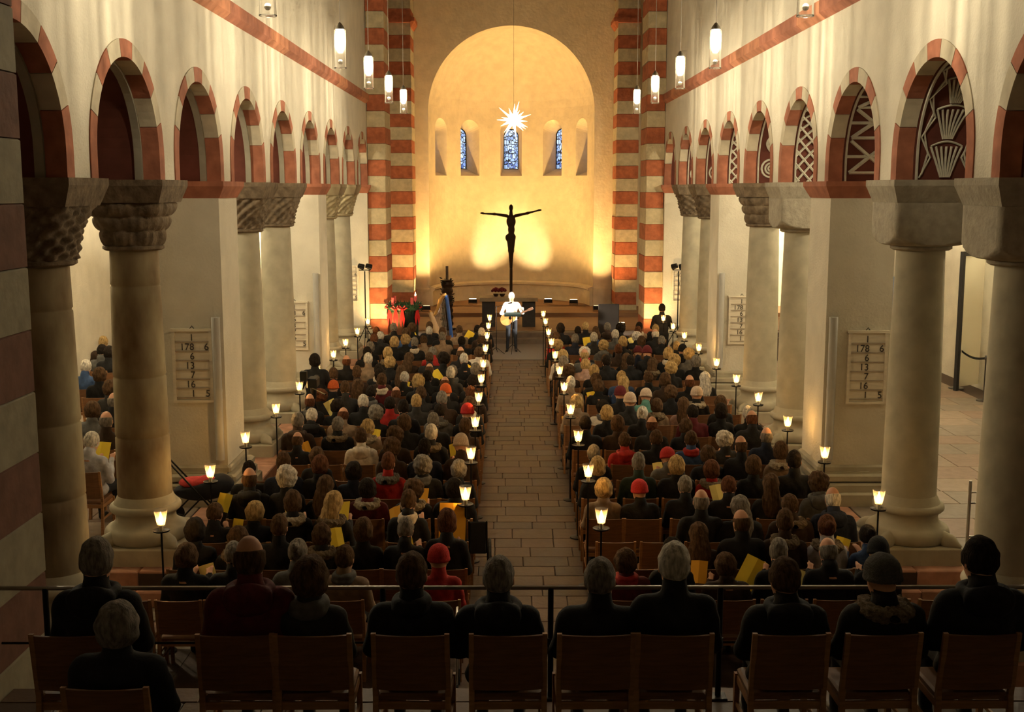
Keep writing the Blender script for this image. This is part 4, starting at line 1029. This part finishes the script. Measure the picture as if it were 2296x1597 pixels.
# ------------------------------------------------------------------ glass pendant lamps
PL = {}
for k, b, mt in (('cable', MB().tube([(0, 0, .25), (0, 0, 7.75)], .006, 6), STEEL), ('lamp_cap', MB().lathe([(.012, .27), (.03, .25), (.065, .20), (.07, .17)], 16), STEEL),
                 ('frosted_bulb', MB().lathe([(.055, .17), (.075, .10), (.078, .0), (.06, -.10), (.035, -.15)], 18), LAMPGLOW),
                 ('glass_cylinder', MB().lathe([(.088, .16), (.082, -.2), (.088, -.38)], 20, cap=False), GLASS),
                 ('glass_foot', MB().lathe([(.088, -.385), (.092, -.38), (.092, -.372), (.086, -.372)], 20), GLASS), ('glass_ball', MB().ball((0, 0, -.29), .036), M('milky_glass', (.7, .66, .55), .2, .05, 8))):
    me = b.mesh('pendant_'+k); me.materials.append(mt); smoothen(me, 50); PL[k] = me
i = 0
for s in (-1, 1):
    for j, yy in enumerate((12.2, 17.4, 20.9, 24.4, 27.8)):
        t = thing('pendant_lamp', 'bright glass pendant lamp on a long cable, %s from the railing on the %s' % (ORD[j+1], SIDE[s]), 'lamp', (s*2.74+.05, yy, 7.12), group='nave pendant lamps')
        for k, me in PL.items(): link(k, me, t)
        point('pendant_light', (s*2.74+.05, yy, 7.12), PENDANT_W, WARM, .07, striped=yy*1.3+s)
        i += 1
    for j, yy in enumerate((17.0, 23.0, 29.0)):  # pendant copies added out of view to carry the aisle light
        t = thing('pendant_lamp', 'unseen pendant lamp added to light the %s side aisle, %s from the railing' % (SIDE[s], ORD[j+1]), 'lamp', (s*8.0, yy, 6.35), group='added side aisle lamps')
        for k, me in PL.items():
            o = link(k, me, t)
            if k == 'cable': o.scale.z = .12; o.location.z = .2
        point('aisle_light', (s*8.0, yy, 6.35), AISLE_W, (1, .86, .58), .1)
    t = thing('pendant_lamp', 'glass pendant lamp hanging in the %s transept' % SIDE[s], 'lamp', (s*8.8, 40.5, 6.5), group='transept lamps')
    for k, me in PL.items(): link(k, me, t)
    spot('transept_spot', (s*8.4, 40.6, 6.0), (s*10.2, 45, 2.6), 5200, 72, .5, (1, .86, .55), .1)

# ------------------------------------------------------------------ star over the apse
sp = at(1152, 270, 44.3)
t = thing('paper_star', 'glowing pale many-pointed paper star hanging before the apse', 'star', tuple(sp))
MB().ball((0, 0, 0), .17, 16, 10).build('core', STARGLOW, t)
gold_ = math.pi*(3-math.sqrt(5))
for k in range(25):
    zz = 1-2*(k+.5)/25; rr = math.sqrt(1-zz*zz); d = Vector((rr*math.cos(gold_*k), rr*math.sin(gold_*k), zz)); ln = .74 if k % 2 == 0 else .54
    a = d.orthogonal().normalized(); b = d.cross(a); v = [d*.13+(a*math.cos(q)+b*math.sin(q))*.075 for q in (0, math.pi/2, math.pi, 1.5*math.pi)]+[d*ln]
    MB().add(v, [(0, 1, 4), (1, 2, 4), (2, 3, 4), (3, 0, 4), (3, 2, 1, 0)]).build('star_point', STARGLOW, t)
MB().tube([(0, 0, .2), (0, 0, ZTOP-sp.z-.005)], .005, 5).build('wire', BLACKM, t)
point('star_light', tuple(sp+Vector((0, -.8, 0))), STAR_W, (1, .85, .55), .3)

# ------------------------------------------------------------------ crucifix
c0 = at(1146, 480, 42.0); zf = .315
t = thing('crucifix', 'dark bronze crucifix figure with outstretched arms on a tall pole', 'crucifix', (c0.x, 42.0, zf))
Z = lambda y: CAM.z-drop_at(y, 42.0)-zf
pr = [('e', (0, 0, Z(466)), (.075, .09, .125), 0), ('c', (0, 0, Z(476)), (0, 0, Z(482)), .06, .07, 0), ('e', (0, 0, Z(497)), (.17, .10, .22), 0), ('e', (.01, 0, Z(515)), (.125, .09, .20), 0), ('e', (0, 0, Z(530)), (.15, .10, .13), 0),
      ('c', (-.16, 0, Z(484)), (-.60, 0, Z(480)), .06, .042, 0), ('c', (-.60, 0, Z(480)), (-1.0, 0, Z(479)), .042, .03, 0), ('e', (-1.05, 0, Z(478)), (.07, .03, .035), 0),
      ('c', (.16, 0, Z(484)), (.60, 0, Z(478)), .06, .042, 0), ('c', (.60, 0, Z(478)), (.98, 0, Z(472)), .042, .03, 0), ('e', (1.04, 0, Z(471)), (.07, .03, .035), 0),
      ('c', (-.08, 0, Z(532)), (-.04, -.05, Z(562)), .09, .065, 0), ('c', (-.04, -.05, Z(562)), (-.02, 0, Z(592)), .06, .04, 0), ('c', (.08, 0, Z(532)), (.04, -.05, Z(562)), .09, .065, 0), ('c', (.04, -.05, Z(562)), (.02, 0, Z(592)), .06, .04, 0),
      ('e', (0, -.04, Z(597)), (.06, .06, .10), 0), ('e', (-.14, 0, Z(533)), (.07, .06, .11), 0)]
me = body_mesh('crucifix_figure', prims=pr, lo=(-1.2, -.2, Z(605)), hi=(1.2, .2, Z(452)), h=.022, head=False, k=.05); o = link('figure', me, t)
for q in range(4): setm(o, q, BRONZE)
MB().tube([(0, .02, 0), (0, .02, Z(590))], .055, 8).build('pole', BRONZE, t, smooth=True); MB().lathe([(.3, 0), (.3, .04), (.07, .07)], 20).build('foot', BRONZE, t)

# ------------------------------------------------------------------ altar with flowers
p0, p1 = at(1076, 665, 39.7), at(1205, 665, 39.7); ax_ = (p0.x+p1.x)/2; wd = (p1.x-p0.x)/2; az = p0.z
ALT = M('dark_altar_stone', (.045, .038, .034), .6, .2, 6)
t = thing('altar', 'dark stone table altar with a pale top slab', 'altar', (ax_, 39.7, .315)); h_ = az-.315
MB().cbox(-wd, wd, -.5, .5, h_-.13, h_, .01).build('table_top', M('pale_altar_slab', (.36, .27, .17), .6, .15, 6), t)
for s in (-1, 1): MB().cbox(s*(wd-.3)-.22, s*(wd-.3)+.22, -.38, .38, 0, h_-.13, .01).build('leg', ALT, t)
for i, (px_, lab) in enumerate(((1112, 'left'), (1126, 'right'))):
    q = at(px_, 657, 39.7); t = thing('flower_bowl', 'round dark red flower bouquet on the altar, the %s one' % lab, 'flowers', (q.x, 39.7, az))
    MB().lathe([(.05, 0), (.09, .05), (.10, .10)], 14).build('vase', BRONZE, t); fm = MB()
    for k in range(18):
        a = k*2.4; r_ = .13*math.sqrt(k/18); fm.ball((r_*math.cos(a), r_*math.sin(a), .19+.08*(1-(r_/.13)**2)), .05, 7, 5)
    fm.build('blooms', M('dark_red_roses', (.16, .010, .012), .7, .3, 20, .3), t, smooth=True)

# ------------------------------------------------------------------ floor floodlights
for i, (px_, py_, Y, lab) in enumerate(((1060, 673, 45.9, 'at the apse left of the altar'), (1229, 673, 45.9, 'at the apse right of the altar'), (1286, 679, 45.6, 'at the apse, right of the altar end'), (1340, 676, 43.2, 'beside the right chancel pier'), (955, 679, 43.2, 'beside the left chancel pier'), (1391, 714, 38.9, 'low beside the dark board'))):
    q = at(px_, py_, Y); zf_ = .455 if Y > 42.5 else .315
    t = thing('floodlight', 'small black floodlight on the floor %s' % lab, 'floodlight', (q.x, Y, zf_), group='floor floodlights')
    MB().cbox(-.16, .16, -.09, .09, .05, .20, .01).build('housing', BLACKM, t); MB().box(-.17, -.165, -.02, .02, 0, .15).box(.165, .17, -.02, .02, 0, .15).box(-.17, .17, -.06, .06, 0, .01).build('bracket', BLACKM, t)
    MB().box(-.14, .14, -.075, .075, .20, .206).build('lens', M_emit('flood_lens', (1, .72, .35), 7.0, False) if i in (0, 1, 2, 5) else M_emit('flood_lens_dim', (1, .72, .35), 1.5, False), t)

spot('harp_spot', (-.9, 36.4, .25), (-1.85, 34.9, 1.1), 60, 60, .8, (.35, .55, 1.0), .04)
# ------------------------------------------------------------------ big dark board on the right, harp, candlestick
a, b = at(1341, 745, 36.6), at(1388, 682, 36.6)
t = thing('display_board', 'flat dark upright board standing right of the altar', 'board', ((a.x+b.x)/2, 36.6, 0)); w2 = (b.x-a.x)/2
MB().cbox(-w2, w2, -.06, .06, .04, b.z, .012).build('panel', M('dark_board_paint', (.035, .028, .023), .6, .15, 5), t)
MB().box(-w2, -w2+.08, -.25, .25, 0, .04).box(w2-.08, w2, -.25, .25, 0, .04).build('foot', BLACKM, t)

hq = at(990, 720, 34.9); t = thing('harp', 'tall concert harp with blue-lit pillar and gilded neck', 'harp', (hq.x, 34.9, .0)); U = lambda x, y: (at(x, y, 34.9).x-hq.x, 0, at(x, y, 34.9).z)
pill = [U(1014, 772), U(1010, 735), U(1006, 700), U(1002, 672), U(1000, 662)]
MB().tube(pill, [.05, .055, .055, .055, .06], 12).build('pillar', BLUE_LIT, t, smooth=True)
neck = [U(1001, 661), U(994, 663), U(988, 672), U(984, 686), U(978, 702), U(972, 708), U(966, 702), U(964, 697)]
MB().tube(neck, [.06, .07, .07, .06, .055, .055, .05, .04], 10).build('neck', GOLD, t, smooth=True)
sb = [U(965, 700), U(972, 722), U(982, 752), U(992, 778)]; sb = [(x, -.02, z) for x, y_, z in sb]
MB().tube(sb, [.06, .09, .13, .16], 12).build('soundboard', M('pale_harp_wood', (.75, .52, .30), .4, .1, 5), t, smooth=True)
st = MB()
for k in range(16):
    f_ = (k+1)/17; A = Vector(U(998, 668)).lerp(Vector(U(968, 706)), f_); B = Vector(U(1006, 772)).lerp(Vector(U(970, 716)), f_); st.tube([A, B], .004, 4)
st.build('strings', M('harp_string', (.6, .55, .45), .4, .05, 5), t); MB().cbox(U(984, 0)[0], U(1018, 0)[0], -.2, .2, 0, .12, .02).build('pedal_base', GOLD, t)

q = at(1003, 700, 38.6); t = thing('paschal_candlestick', 'tall dark wreathed candlestick left of the singer', 'candlestick', (q.x, 38.6, .315)); z1 = at(1003, 628, 38.6).z-.315; z2 = at(1003, 597, 38.6).z-.315
cs = MB(); prf = [(.28, 0), (.28, .06), (.15, .1)]
for k in range(14): prf += [(.17+.03*(k % 2), .12+(z1-.12)*k/14), (.20-.03*(k % 2), .12+(z1-.12)*(k+.5)/14)]
prf += [(.22, z1), (.05, z1+.01)]; cs.lathe(prf, 14); cs.build('stem', BRONZE, t, smooth=True)
lf = MB(); rr = random.Random(3)
for k in range(60):
    a_ = rr.uniform(0, 6.28); z = rr.uniform(.3, z1+.05); d = Vector((math.cos(a_), math.sin(a_), .4)); p = Vector((.16*math.cos(a_), .16*math.sin(a_), z)); lf.tube([p, p+d*.05, p+d*.1], [.012, .02, .003], 4)
lf.build('leaf_garland', M('dark_leaf', (.02, .026, .014), .7, .3, 20), t); MB().tube([(0, 0, z1), (0, 0, z2)], .045, 12).build('candle', M('dark_wax_candle', (.12, .08, .05), .6, .3, 6), t, smooth=True)

# ------------------------------------------------------------------ advent wreath on its stand
q = at(906, 688, 34.6); Rw = .42; t = thing('advent_wreath', 'large green advent wreath with red ribbons and pink candles', 'wreath', (q.x, 34.6, 0)); zw = q.z
wr = MB(); rr = random.Random(5)
wr.tube([(Rw*math.cos(a_), Rw*math.sin(a_), zw) for a_ in np.linspace(0, 2*math.pi, 29)[:-1]], .10, 8, closed=True)
for k in range(260):
    a_ = rr.uniform(0, 6.28); b_ = rr.uniform(0, 6.28); d = Vector((math.cos(a_)*math.cos(b_), math.sin(a_)*math.cos(b_), math.sin(b_))); p = Vector((Rw*math.cos(a_), Rw*math.sin(a_), zw))+d*.08; wr.tube([p, p+d*.10+Vector((rr.uniform(-.04, .04), rr.uniform(-.04, .04), 0))], [.016, .003], 4)
wr.build('fir_ring', GREENF, t)
for k, a_ in enumerate((.7, 2.4, 3.9, 5.4)):
    cx, cy = Rw*math.cos(a_), Rw*math.sin(a_)
    wc = MB().tube([(cx, cy, zw+.05), (cx, cy, zw+.30)], .045, 12).build('candle', PINKW, t, smooth=True)
    if k == 0: MB().lathe([(.002, zw+.30), (.022, zw+.33), (.01, zw+.38), (.001, zw+.42)], 8, (cx, cy)).build('flame', FLAME, wc)
for k, a_ in enumerate((4.7, 3.3, 6.1, 4.2)):
    p = Vector((Rw*math.cos(a_), Rw*math.sin(a_)-.1, zw)); rb = MB()
    for e in (-1, 1):
        rb.tube([p, p+Vector((e*.08, -.03, .08)), p+Vector((e*.13, -.04, .02)), p+Vector((e*.06, -.03, -.03)), p], [.012, .028, .032, .025, .012], 6)
        rb.add([p+Vector((e*.02, -.05, 0)), p+Vector((e*.08, -.06, -.30)), p+Vector((e*.04, -.06, -.55)), p+Vector((-e*.03, -.05, -.1))]+[p+Vector((e*.02, -.03, 0)), p+Vector((e*.08, -.04, -.30)), p+Vector((e*.04, -.04, -.55)), p+Vector((-e*.03, -.03, -.1))], [(0, 1, 2, 3), (7, 6, 5, 4), (0, 4, 5, 1), (1, 5, 6, 2), (2, 6, 7, 3), (3, 7, 4, 0)])
    rb.build('red_bow', REDR, t, smooth=True)
MB().cbox(-.36, .0, -.2, .2, 0, zw-.05, .02).build('wooden_stand', M('stand_wood', (.14, .06, .022), .6, .2, 5), t); MB().lathe([(.22, 0), (.24, .3), (.2, .6), (.22, zw-.06)], 16, (.22, 0)).build('dark_drum', M('dark_drape', (.012, .016, .012), .9, .3, 14, .4), t)

# ------------------------------------------------------------------ singer with guitar
def arm(sh, el, wr_): return [('c', sh, el, .058, .048, 1), ('c', el, wr_, .046, .034, 1)]
q0 = at(1147, 790, 35.45)
pr = [('e', (0, 0, 1.02), (.17, .12, .13), 1), ('e', (0, -.02, 1.16), (.175, .125, .18), 1), ('e', (0, -.01, 1.34), (.19, .12, .18), 1), ('c', (-.165, 0, 1.46), (.165, 0, 1.46), .066, .066, 1), ('c', (0, 0, 1.45), (0, 0, 1.54), .07, .058, 0)]
pr += arm((-.20, 0, 1.44), (-.31, -.05, 1.18), (-.10, -.22, 1.12))+arm((.20, 0, 1.44), (.34, -.06, 1.20), (.33, -.26, 1.36))
for s in (-1, 1):
    pr += [('c', (s*.09, 0, .94), (s*.11, -.01, .50), .088, .065, 2), ('c', (s*.11, -.01, .50), (s*.13, .01, .10), .06, .045, 2), ('c', (s*.13, .02, .045), (s*.15, -.15, .04), .045, .038, 3)]
for (hx, hy, hz), s in (((-.10, -.22, 1.12), 1), ((.33, -.26, 1.36), -1)):
    pr.append(('c', (hx, hy, hz), (hx+s*.05, hy-.02, hz-.01), .03, .033, 0))
    for k in range(4): pr.append(('c', (hx+s*.06, hy-.03, hz+.022-.016*k), (hx+s*.10, hy-.045+.01*(k % 2), hz+.012-.018*k), .011, .009, 0))
    pr.append(('c', (hx+s*.03, hy-.02, hz+.03), (hx+s*.07, hy-.03, hz+.05), .012, .010, 0))
PIV0 = PIV.copy(); hp_ = [(q[0],)+tuple((tuple(np.array(v)*np.array([1, -1, 1])+np.array([0, 0, .48])) if isinstance(v, tuple) and j == 0 else v) for j, v in enumerate(q[1:])) if q[0] == 'e' else ('c', tuple(np.array(q[1])*np.array([1, -1, 1])+np.array([0, 0, .48])), tuple(np.array(q[2])*np.array([1, -1, 1])+np.array([0, 0, .48])), q[3], q[4], 0) for q in head_prims()]
me = body_mesh('person_singer', prims=pr+hp_, lo=(-.45, -.42, 0), hi=(.45, .2, 1.84), head=False, h=.016, k=.028)
sing = link('person', me, None, (q0.x, 35.45, .02)); tag(sing, 'standing person in a white shirt playing guitar at the head of the aisle', 'person')
for i_, m in enumerate((SKIN, M('white_shirt', (.85, .82, .76), .8, .05, 10), M('dark_jeans', (.022, .025, .034), .85, .2, 14), SHOE)): setm(sing, i_, m)
h = link('hair', HM['short'], sing, (0, 0, PIV.z+.48)); h.rotation_euler.z = math.pi; setm(h, 0, HAIR['w'][1])
gt = thing('guitar', 'acoustic guitar held by the singer in white', 'guitar', (q0.x, 35.45-.24, .02)); gt.rotation_euler = (0, R(-24), 0); gt.location.z = 1.06; gt.location.x -= .10
pts = []
for k in range(40):
    a_ = 2*math.pi*k/40; r_ = .19-.045*math.cos(2*a_+math.pi)*1+.0; x = math.cos(a_)*.25; z = math.sin(a_)*(.175-.035*math.cos(a_)-.045*math.exp(-((x-.06)/.06)**2)); pts.append((x, z))
gb = MB(); n_ = len(pts); gb.add([(x, -.05, z) for x, z in pts]+[(x, .05, z) for x, z in pts], [tuple(range(n_)), tuple(range(2*n_-1, n_-1, -1))]+[(k, n_+k, n_+(k+1) % n_, (k+1) % n_) for k in range(n_)])
gb.build('body', M('guitar_spruce', (.50, .22, .07), .35, .15, 5, stretch=(9, 1, 1)), gt); MB().cbox(.22, .66, -.065, -.035, -.025, .025, .004).build('neck', M('guitar_neck', (.10, .05, .03), .4, .1, 5), gt)
MB().cbox(.66, .82, -.06, -.035, -.038, .038, .006).build('headstock', M('guitar_neck', (.10, .05, .03)), gt); sh_ = MB(); sh_.tube([(.06, -.051, 0), (.06, -.054, 0)], .048, 18); sh_.build('sound_hole', BLACKM, gt)

q = at(1149, 707, 35.0); t = thing('music_stand', 'black music stand with a flat dark desk before the singer', 'music stand', (q.x, 35.0, .02))
MB().tube([(0, 0, .25), (0, 0, q.z-.02)], .012, 8).build('pole', BLACKM, t)
for k in range(3):
    a_ = k*2.1+.4; MB().tube([(0, 0, .28), (.28*math.cos(a_), .28*math.sin(a_), .012)], .009, 6).build('leg', BLACKM, t)
mb = MB(); mb.box(-.25, .25, -.015, .0, -.12, .12); mb.box(-.25, .25, -.07, .0, -.13, -.12); o = mb.build('desk', M('dark_desk', (.012, .022, .02), .6, .1, 6), t, (0, 0, q.z)); o.rotation_euler.x = R(-68)
q = at(1113, 800, 35.0); t = thing('microphone_stand', 'black microphone stand beside the singer', 'microphone stand', (q.x, 35.0, .02))
MB().tube([(0, 0, .1), (0, 0, 1.45)], .011, 8).build('pole', BLACKM, t); MB().tube([(-.05, 0, 1.40), (.36, .05, 1.52)], .008, 6).build('boom', BLACKM, t); MB().tube([(.36, .05, 1.52), (.47, .10, 1.54)], [.02, .026], 10).build('microphone', BLACKM, t, smooth=True)
for k in range(3):
    a_ = k*2.1-.6; MB().tube([(0, 0, .18), (.3*math.cos(a_), .3*math.sin(a_), .012)], .009, 6).build('leg', BLACKM, t)

def standing(loc, rz, hair, coat, label):
    if 'st' not in BODY:
        q_ = [('e', (0, 0, .98), (.20, .14, .16), 1), ('e', (0, 0, 1.16), (.19, .135, .2), 1), ('e', (0, 0, 1.34), (.20, .125, .18), 1), ('c', (-.17, 0, 1.46), (.17, 0, 1.46), .07, .07, 1), ('c', (0, -.01, 1.46), (0, -.01, 1.56), .085, .075, 1), ('c', (0, 0, .95), (0, 0, .80), .19, .20, 1)]
        q_ += arm((-.21, 0, 1.44), (-.27, .03, 1.18), (-.18, .26, 1.24))+arm((.21, 0, 1.44), (.27, .03, 1.18), (.18, .26, 1.24))
        for s in (-1, 1):
            q_ += [('c', (s*.09, 0, .94), (s*.11, .01, .50), .088, .065, 2), ('c', (s*.11, .01, .50), (s*.12, -.01, .10), .06, .045, 2), ('c', (s*.12, -.02, .045), (s*.14, .15, .04), .045, .038, 3)]
            hx, hy, hz = s*.18, .26, 1.24; q_.append(('c', (hx, hy, hz), (hx-s*.01, hy+.06, hz), .03, .032, 0))
            for k in range(4): q_.append(('c', (hx-s*.01-.024+.016*k, hy+.07, hz), (hx-s*.01-.024+.016*k, hy+.12, hz-.02), .011, .009, 0))
            q_.append(('c', (hx-s*.03, hy+.02, hz+.01), (hx-s*.055, hy+.07, hz+.015), .012, .010, 0))
        sh = lambda v: tuple(np.array(v)+np.array([0, 0, .48]))
        q_ += [('e', sh(q[1]), q[2], 0) if q[0] == 'e' else ('c', sh(q[1]), sh(q[2]), q[3], q[4], 0) for q in head_prims()]
        BODY['st'] = body_mesh('person_standing', prims=q_, lo=(-.40, -.28, 0), hi=(.40, .45, 1.86), head=False, h=.02, k=.03)
    o = link('person', BODY['st'], None, loc); o.rotation_euler.z = rz; tag(o, label, 'person', 'standing crew')
    for i_, m in enumerate((SKIN, COAT[coat][1], TROUS, SHOE)): setm(o, i_, m)
    h = link('hair', HM[hair[0]], o, (0, 0, PIV.z+.48)); h.scale = (1.04,)*3; setm(h, 0, HAIR[hair[1]][1]); return o
q = at(752, 803, 22.9); standing((-3.98, 22.2, 0), .2, ('bob', 'k'), 'k', 'dark-haired person in black standing behind the video camera on the left')
q = at(1491, 735, 31.6); standing((4.02, 31.9, 0), -.1, ('short', 'k'), 'k', 'person in black standing beside the right light stand')
# ------------------------------------------------------------------ light stands by the third piers
for s, X in ((-1, -4.38), (1, 4.70)):
    t = thing('light_stand', 'tall black tripod stand with stage spotlights beside the %s crossing pier' % SIDE[s], 'light stand', (X, 33.55, ZA))
    MB().tube([(0, 0, .3), (0, 0, 2.25)], .017, 8).build('mast', BLACKM, t); MB().tube([(-.17, 0, 2.28), (.17, 0, 2.28)], .014, 6).build('crossbar', BLACKM, t)
    for e in (-1, 1): MB().tube([(e*.11+s*.06, -.02, 2.41), (e*.11-s*.07, .05, 2.36)], [.07, .085], 12).build('spotlight', BLACKM, t)
    for k in range(3):
        a_ = k*2.1+.5; MB().tube([(0, 0, .65), (.36*math.cos(a_), .36*math.sin(a_), .012)], .011, 6).build('leg', BLACKM, t)

# ------------------------------------------------------------------ video camera on its tripod, left
q = at(703, 858, 20.6); t = thing('video_camera', 'black video camera on a tripod at the left edge of the chairs', 'video camera', (-3.86, 20.6, 0)); t.location.x = q.x; zc0 = q.z
MB().cbox(-.09, .09, -.22, .16, zc0-.06, zc0+.10, .02).build('body', BLACKM, t); MB().tube([(0, .16, zc0+.03), (0, .34, zc0+.03)], [.05, .06], 14).build('lens', BLACKM, t, smooth=True)
MB().cbox(-.20, -.08, -.26, -.12, zc0+.08, zc0+.24, .01).build('viewfinder', BLACKM, t); MB().tube([(0, -.1, zc0-.08), (.30, -.55, zc0-.12)], .012, 8).build('pan_handle', BLACKM, t)
MB().tube([(0, 0, zc0-.06), (0, 0, zc0-.30)], [.06, .045], 12).build('tripod_head', BLACKM, t)
for k in range(3):
    a_ = k*2.094+.5; MB().tube([(0, 0, zc0-.28), (  .26*math.cos(a_), .26*math.sin(a_), .012)], .02, 8).build('leg', BLACKM, t)

# ------------------------------------------------------------------ pushchair beside the stained column
t = thing('pushchair', 'dark pushchair with a bright red blanket beside the stained left column', 'pushchair', (-4.5, 15.6, ZA)); t.rotation_euler.z = R(-70)
DARKF = M('dark_pushchair_cloth', (.015, .017, .024), .85, .2, 12)
V, Q = (lambda g: nets(np.maximum(sd_ell(g[0], (0, .05, .55), (.22, .42, .20)), g[0][..., 2]-.62-.25*g[0][..., 1]), g[1]))(grid((-.25, -.4, .3), (.25, .5, .8), .03)); me = np_mesh('carrycot', V, Q); me.materials.append(DARKF); link('carrycot', me, t)
V, Q = (lambda g: nets(smin(sd_ell(g[0], (0, -.08, .62), (.17, .20, .07)), sd_ell(g[0], (.05, .1, .63), (.12, .12, .08)), .05), g[1]))(grid((-.25, -.4, .5), (.25, .4, .8), .025)); me = np_mesh('blanket', V, Q); me.materials.append(M('red_blanket', (.65, .07, .07), .9, .3, 12, .3)); link('blanket', me, t)
MB().tube([(-.22, -.42, .98), (.22, -.42, .98)], .016, 8).tube([(-.22, -.42, .98), (-.24, .0, .45), (-.24, .2, .18)], .012, 8).tube([(.22, -.42, .98), (.24, .0, .45), (.24, .2, .18)], .012, 8).tube([(-.24, -.32, .14), (-.24, .0, .45)], .012, 6).tube([(.24, -.32, .14), (.24, .0, .45)], .012, 6).build('frame', BLACKM, t)
for e in (-1, 1):
    for y_ in (-.32, .24): MB().tube([(e*.26-.018, y_, .13), (e*.26+.018, y_, .13)], .125, 18).build('wheel', RUBBER, t)

# ------------------------------------------------------------------ wheelchair and rollator at the aisle edge
t = thing('wheelchair', 'black folding wheelchair parked at the left edge of the aisle', 'wheelchair', (-.86, 14.15, 0))
t.location.x = -.62
for e in (-1, 1):
    wh = MB(); wh.tube([(e*.14, .30*math.cos(a_), .30+.30*math.sin(a_)) for a_ in np.linspace(0, 2*math.pi, 25)[:-1]], .022, 6, closed=True)
    for k in range(6): wh.tube([(e*.14, 0, .30), (e*.14, .29*math.cos(k*1.047), .30+.29*math.sin(k*1.047))], .004, 4)
    wh.build('wheel', RUBBER, t); cw = MB(); cw.tube([(e*.12, .42+.07*math.cos(a_), .085+.07*math.sin(a_)) for a_ in np.linspace(0, 2*math.pi, 13)[:-1]], .014, 5, closed=True); cw.build('castor', RUBBER, t)
    MB().tube([(e*.11, -.30, .93), (e*.11, -.20, .92), (e*.11, -.17, .50), (e*.11, .30, .50), (e*.11, .42, .16)], .011, 6).build('side_frame', BLACKM, t)
MB().cbox(-.10, .10, -.16, .30, .48, .52, .01).build('seat', DARKF, t); MB().cbox(-.10, .10, -.20, -.17, .50, .90, .01).build('backrest', DARKF, t)
t = thing('rollator', 'walking frame with curved handles at the left edge of the aisle', 'walking frame', (-.55, 11.1, 0))
for e in (-1, 1):
    MB().tube([(e*.2, -.32, .84), (e*.2, -.12, .90), (e*.2, .0, .86), (e*.2, .12, .10)], .012, 8).build('handle_tube', STEEL, t); MB().tube([(e*.2, .03, .60), (e*.2, -.28, .10)], .012, 6).build('rear_leg', STEEL, t)
    for y_ in (.12, -.28): MB().tube([(e*.2-.012, y_, .085), (e*.2+.012, y_, .085)], .085, 16).build('wheel', RUBBER, t)
MB().tube([(-.2, .05, .5), (.2, .05, .5)], .01, 6).build('cross_tube', STEEL, t); MB().cbox(-.17, .17, -.14, .06, .52, .56, .01).build('seat', DARKF, t)

# ------------------------------------------------------------------ right side aisle: handrail, rope posts, glass door, poster
t = thing('handrail', 'brushed steel handrail in the right side aisle behind the column', 'handrail', (5.62, 14.3, ZA))
for x_ in (0, .24): MB().tube([(x_, -.1*x_, 0), (x_, -.1*x_, .95-.12*(x_ > 0))], .02, 10).build('post', STEEL, t, smooth=True)
for z_ in (.80, .66, .22): MB().tube([(0, 0, z_), (1.4, -.1, z_)], .012, 8).build('rail', STEEL, t, smooth=True)
for i, (px_, py_) in enumerate(((2145, 872), (2208, 900))):
    q = on(px_, py_, ZA); t = thing('barrier_post', 'dark belt barrier post by the glass door, the %s one' % ('left', 'right')[i], 'barrier post', (q.x, q.y, ZA), group='belt barrier posts')
    MB().lathe([(.17, 0), (.17, .02), (.03, .035), (.03, .90), (.04, .91), (.04, 1.0), (.03, 1.01)], 18).build('post', M('grey_barrier_metal', (.10, .09, .08), .4, .1, 9, metal=.7), t, smooth=True)
    if i == 0: A_ = Vector((q.x, q.y, ZA+.95))
    else: B_ = Vector((q.x, q.y, ZA+.95))
d = (B_-A_); mb = MB(); v = []
for k in range(9):
    p = A_+d*k/8; sag = -.10*math.sin(math.pi*k/8); v += [(p.x, p.y-.003, p.z+sag-.025), (p.x, p.y-.003, p.z+sag+.025), (p.x, p.y+.003, p.z+sag+.025), (p.x, p.y+.003, p.z+sag-.025)]
mb.add(v, [(k*4+j, k*4+(j+1) % 4, k*4+4+(j+1) % 4, k*4+4+j) for k in range(8) for j in range(4)]); tag(mb.build('barrier_belt', M('black_webbing', (.012, .012, .012), .8, .1, 20)), 'black retractable belt strung between the two barrier posts', 'barrier belt')
q = on(2186, 872, ZA); dr = link('door_1', None, None, (min(q.x, 10.5), q.y, ZA)); tag(dr, 'tall dark-framed glass door at the outer wall of the right aisle', kind='structure'); dr.rotation_euler.z = R(35)
fm_ = M('dark_door_frame', (.025, .023, .022), .5, .1, 8)
MB().box(-.55, -.45, -.04, .04, 0, 3.1).build('door_jamb', fm_, dr); MB().box(.45, .55, -.04, .04, 0, 3.1).build('door_jamb', fm_, dr); MB().box(-.55, .55, -.04, .04, 3.1, 3.2).build('door_head', fm_, dr)
MB().box(-.45, .45, -.008, .008, .08, 3.1).build('door_pane', M_glass('door_glass', (.9, .95, .88), .12, .4), dr); MB().tube([(.38, -.06, .9), (.38, -.06, 1.6)], .014, 8).build('door_handle', STEEL, dr)
q = at(2013, 672, 27.5); t = tag(MB().cbox(-.42, .42, -.02, 0, -.55, .55, .01).build('poster', M('blue_poster', (.10, .16, .33), .6, .5, 3), None, (q.x, 27.5, q.z)), 'pale blue poster panel in the right aisle half behind the column', 'poster')
MB().tube([(-.42, .01, -.55), (-.42, .01, -q.z+ZA)], .015, 6).tube([(.42, .01, -.55), (.42, .01, -q.z+ZA)], .015, 6).build('leg', BLACKM, t)
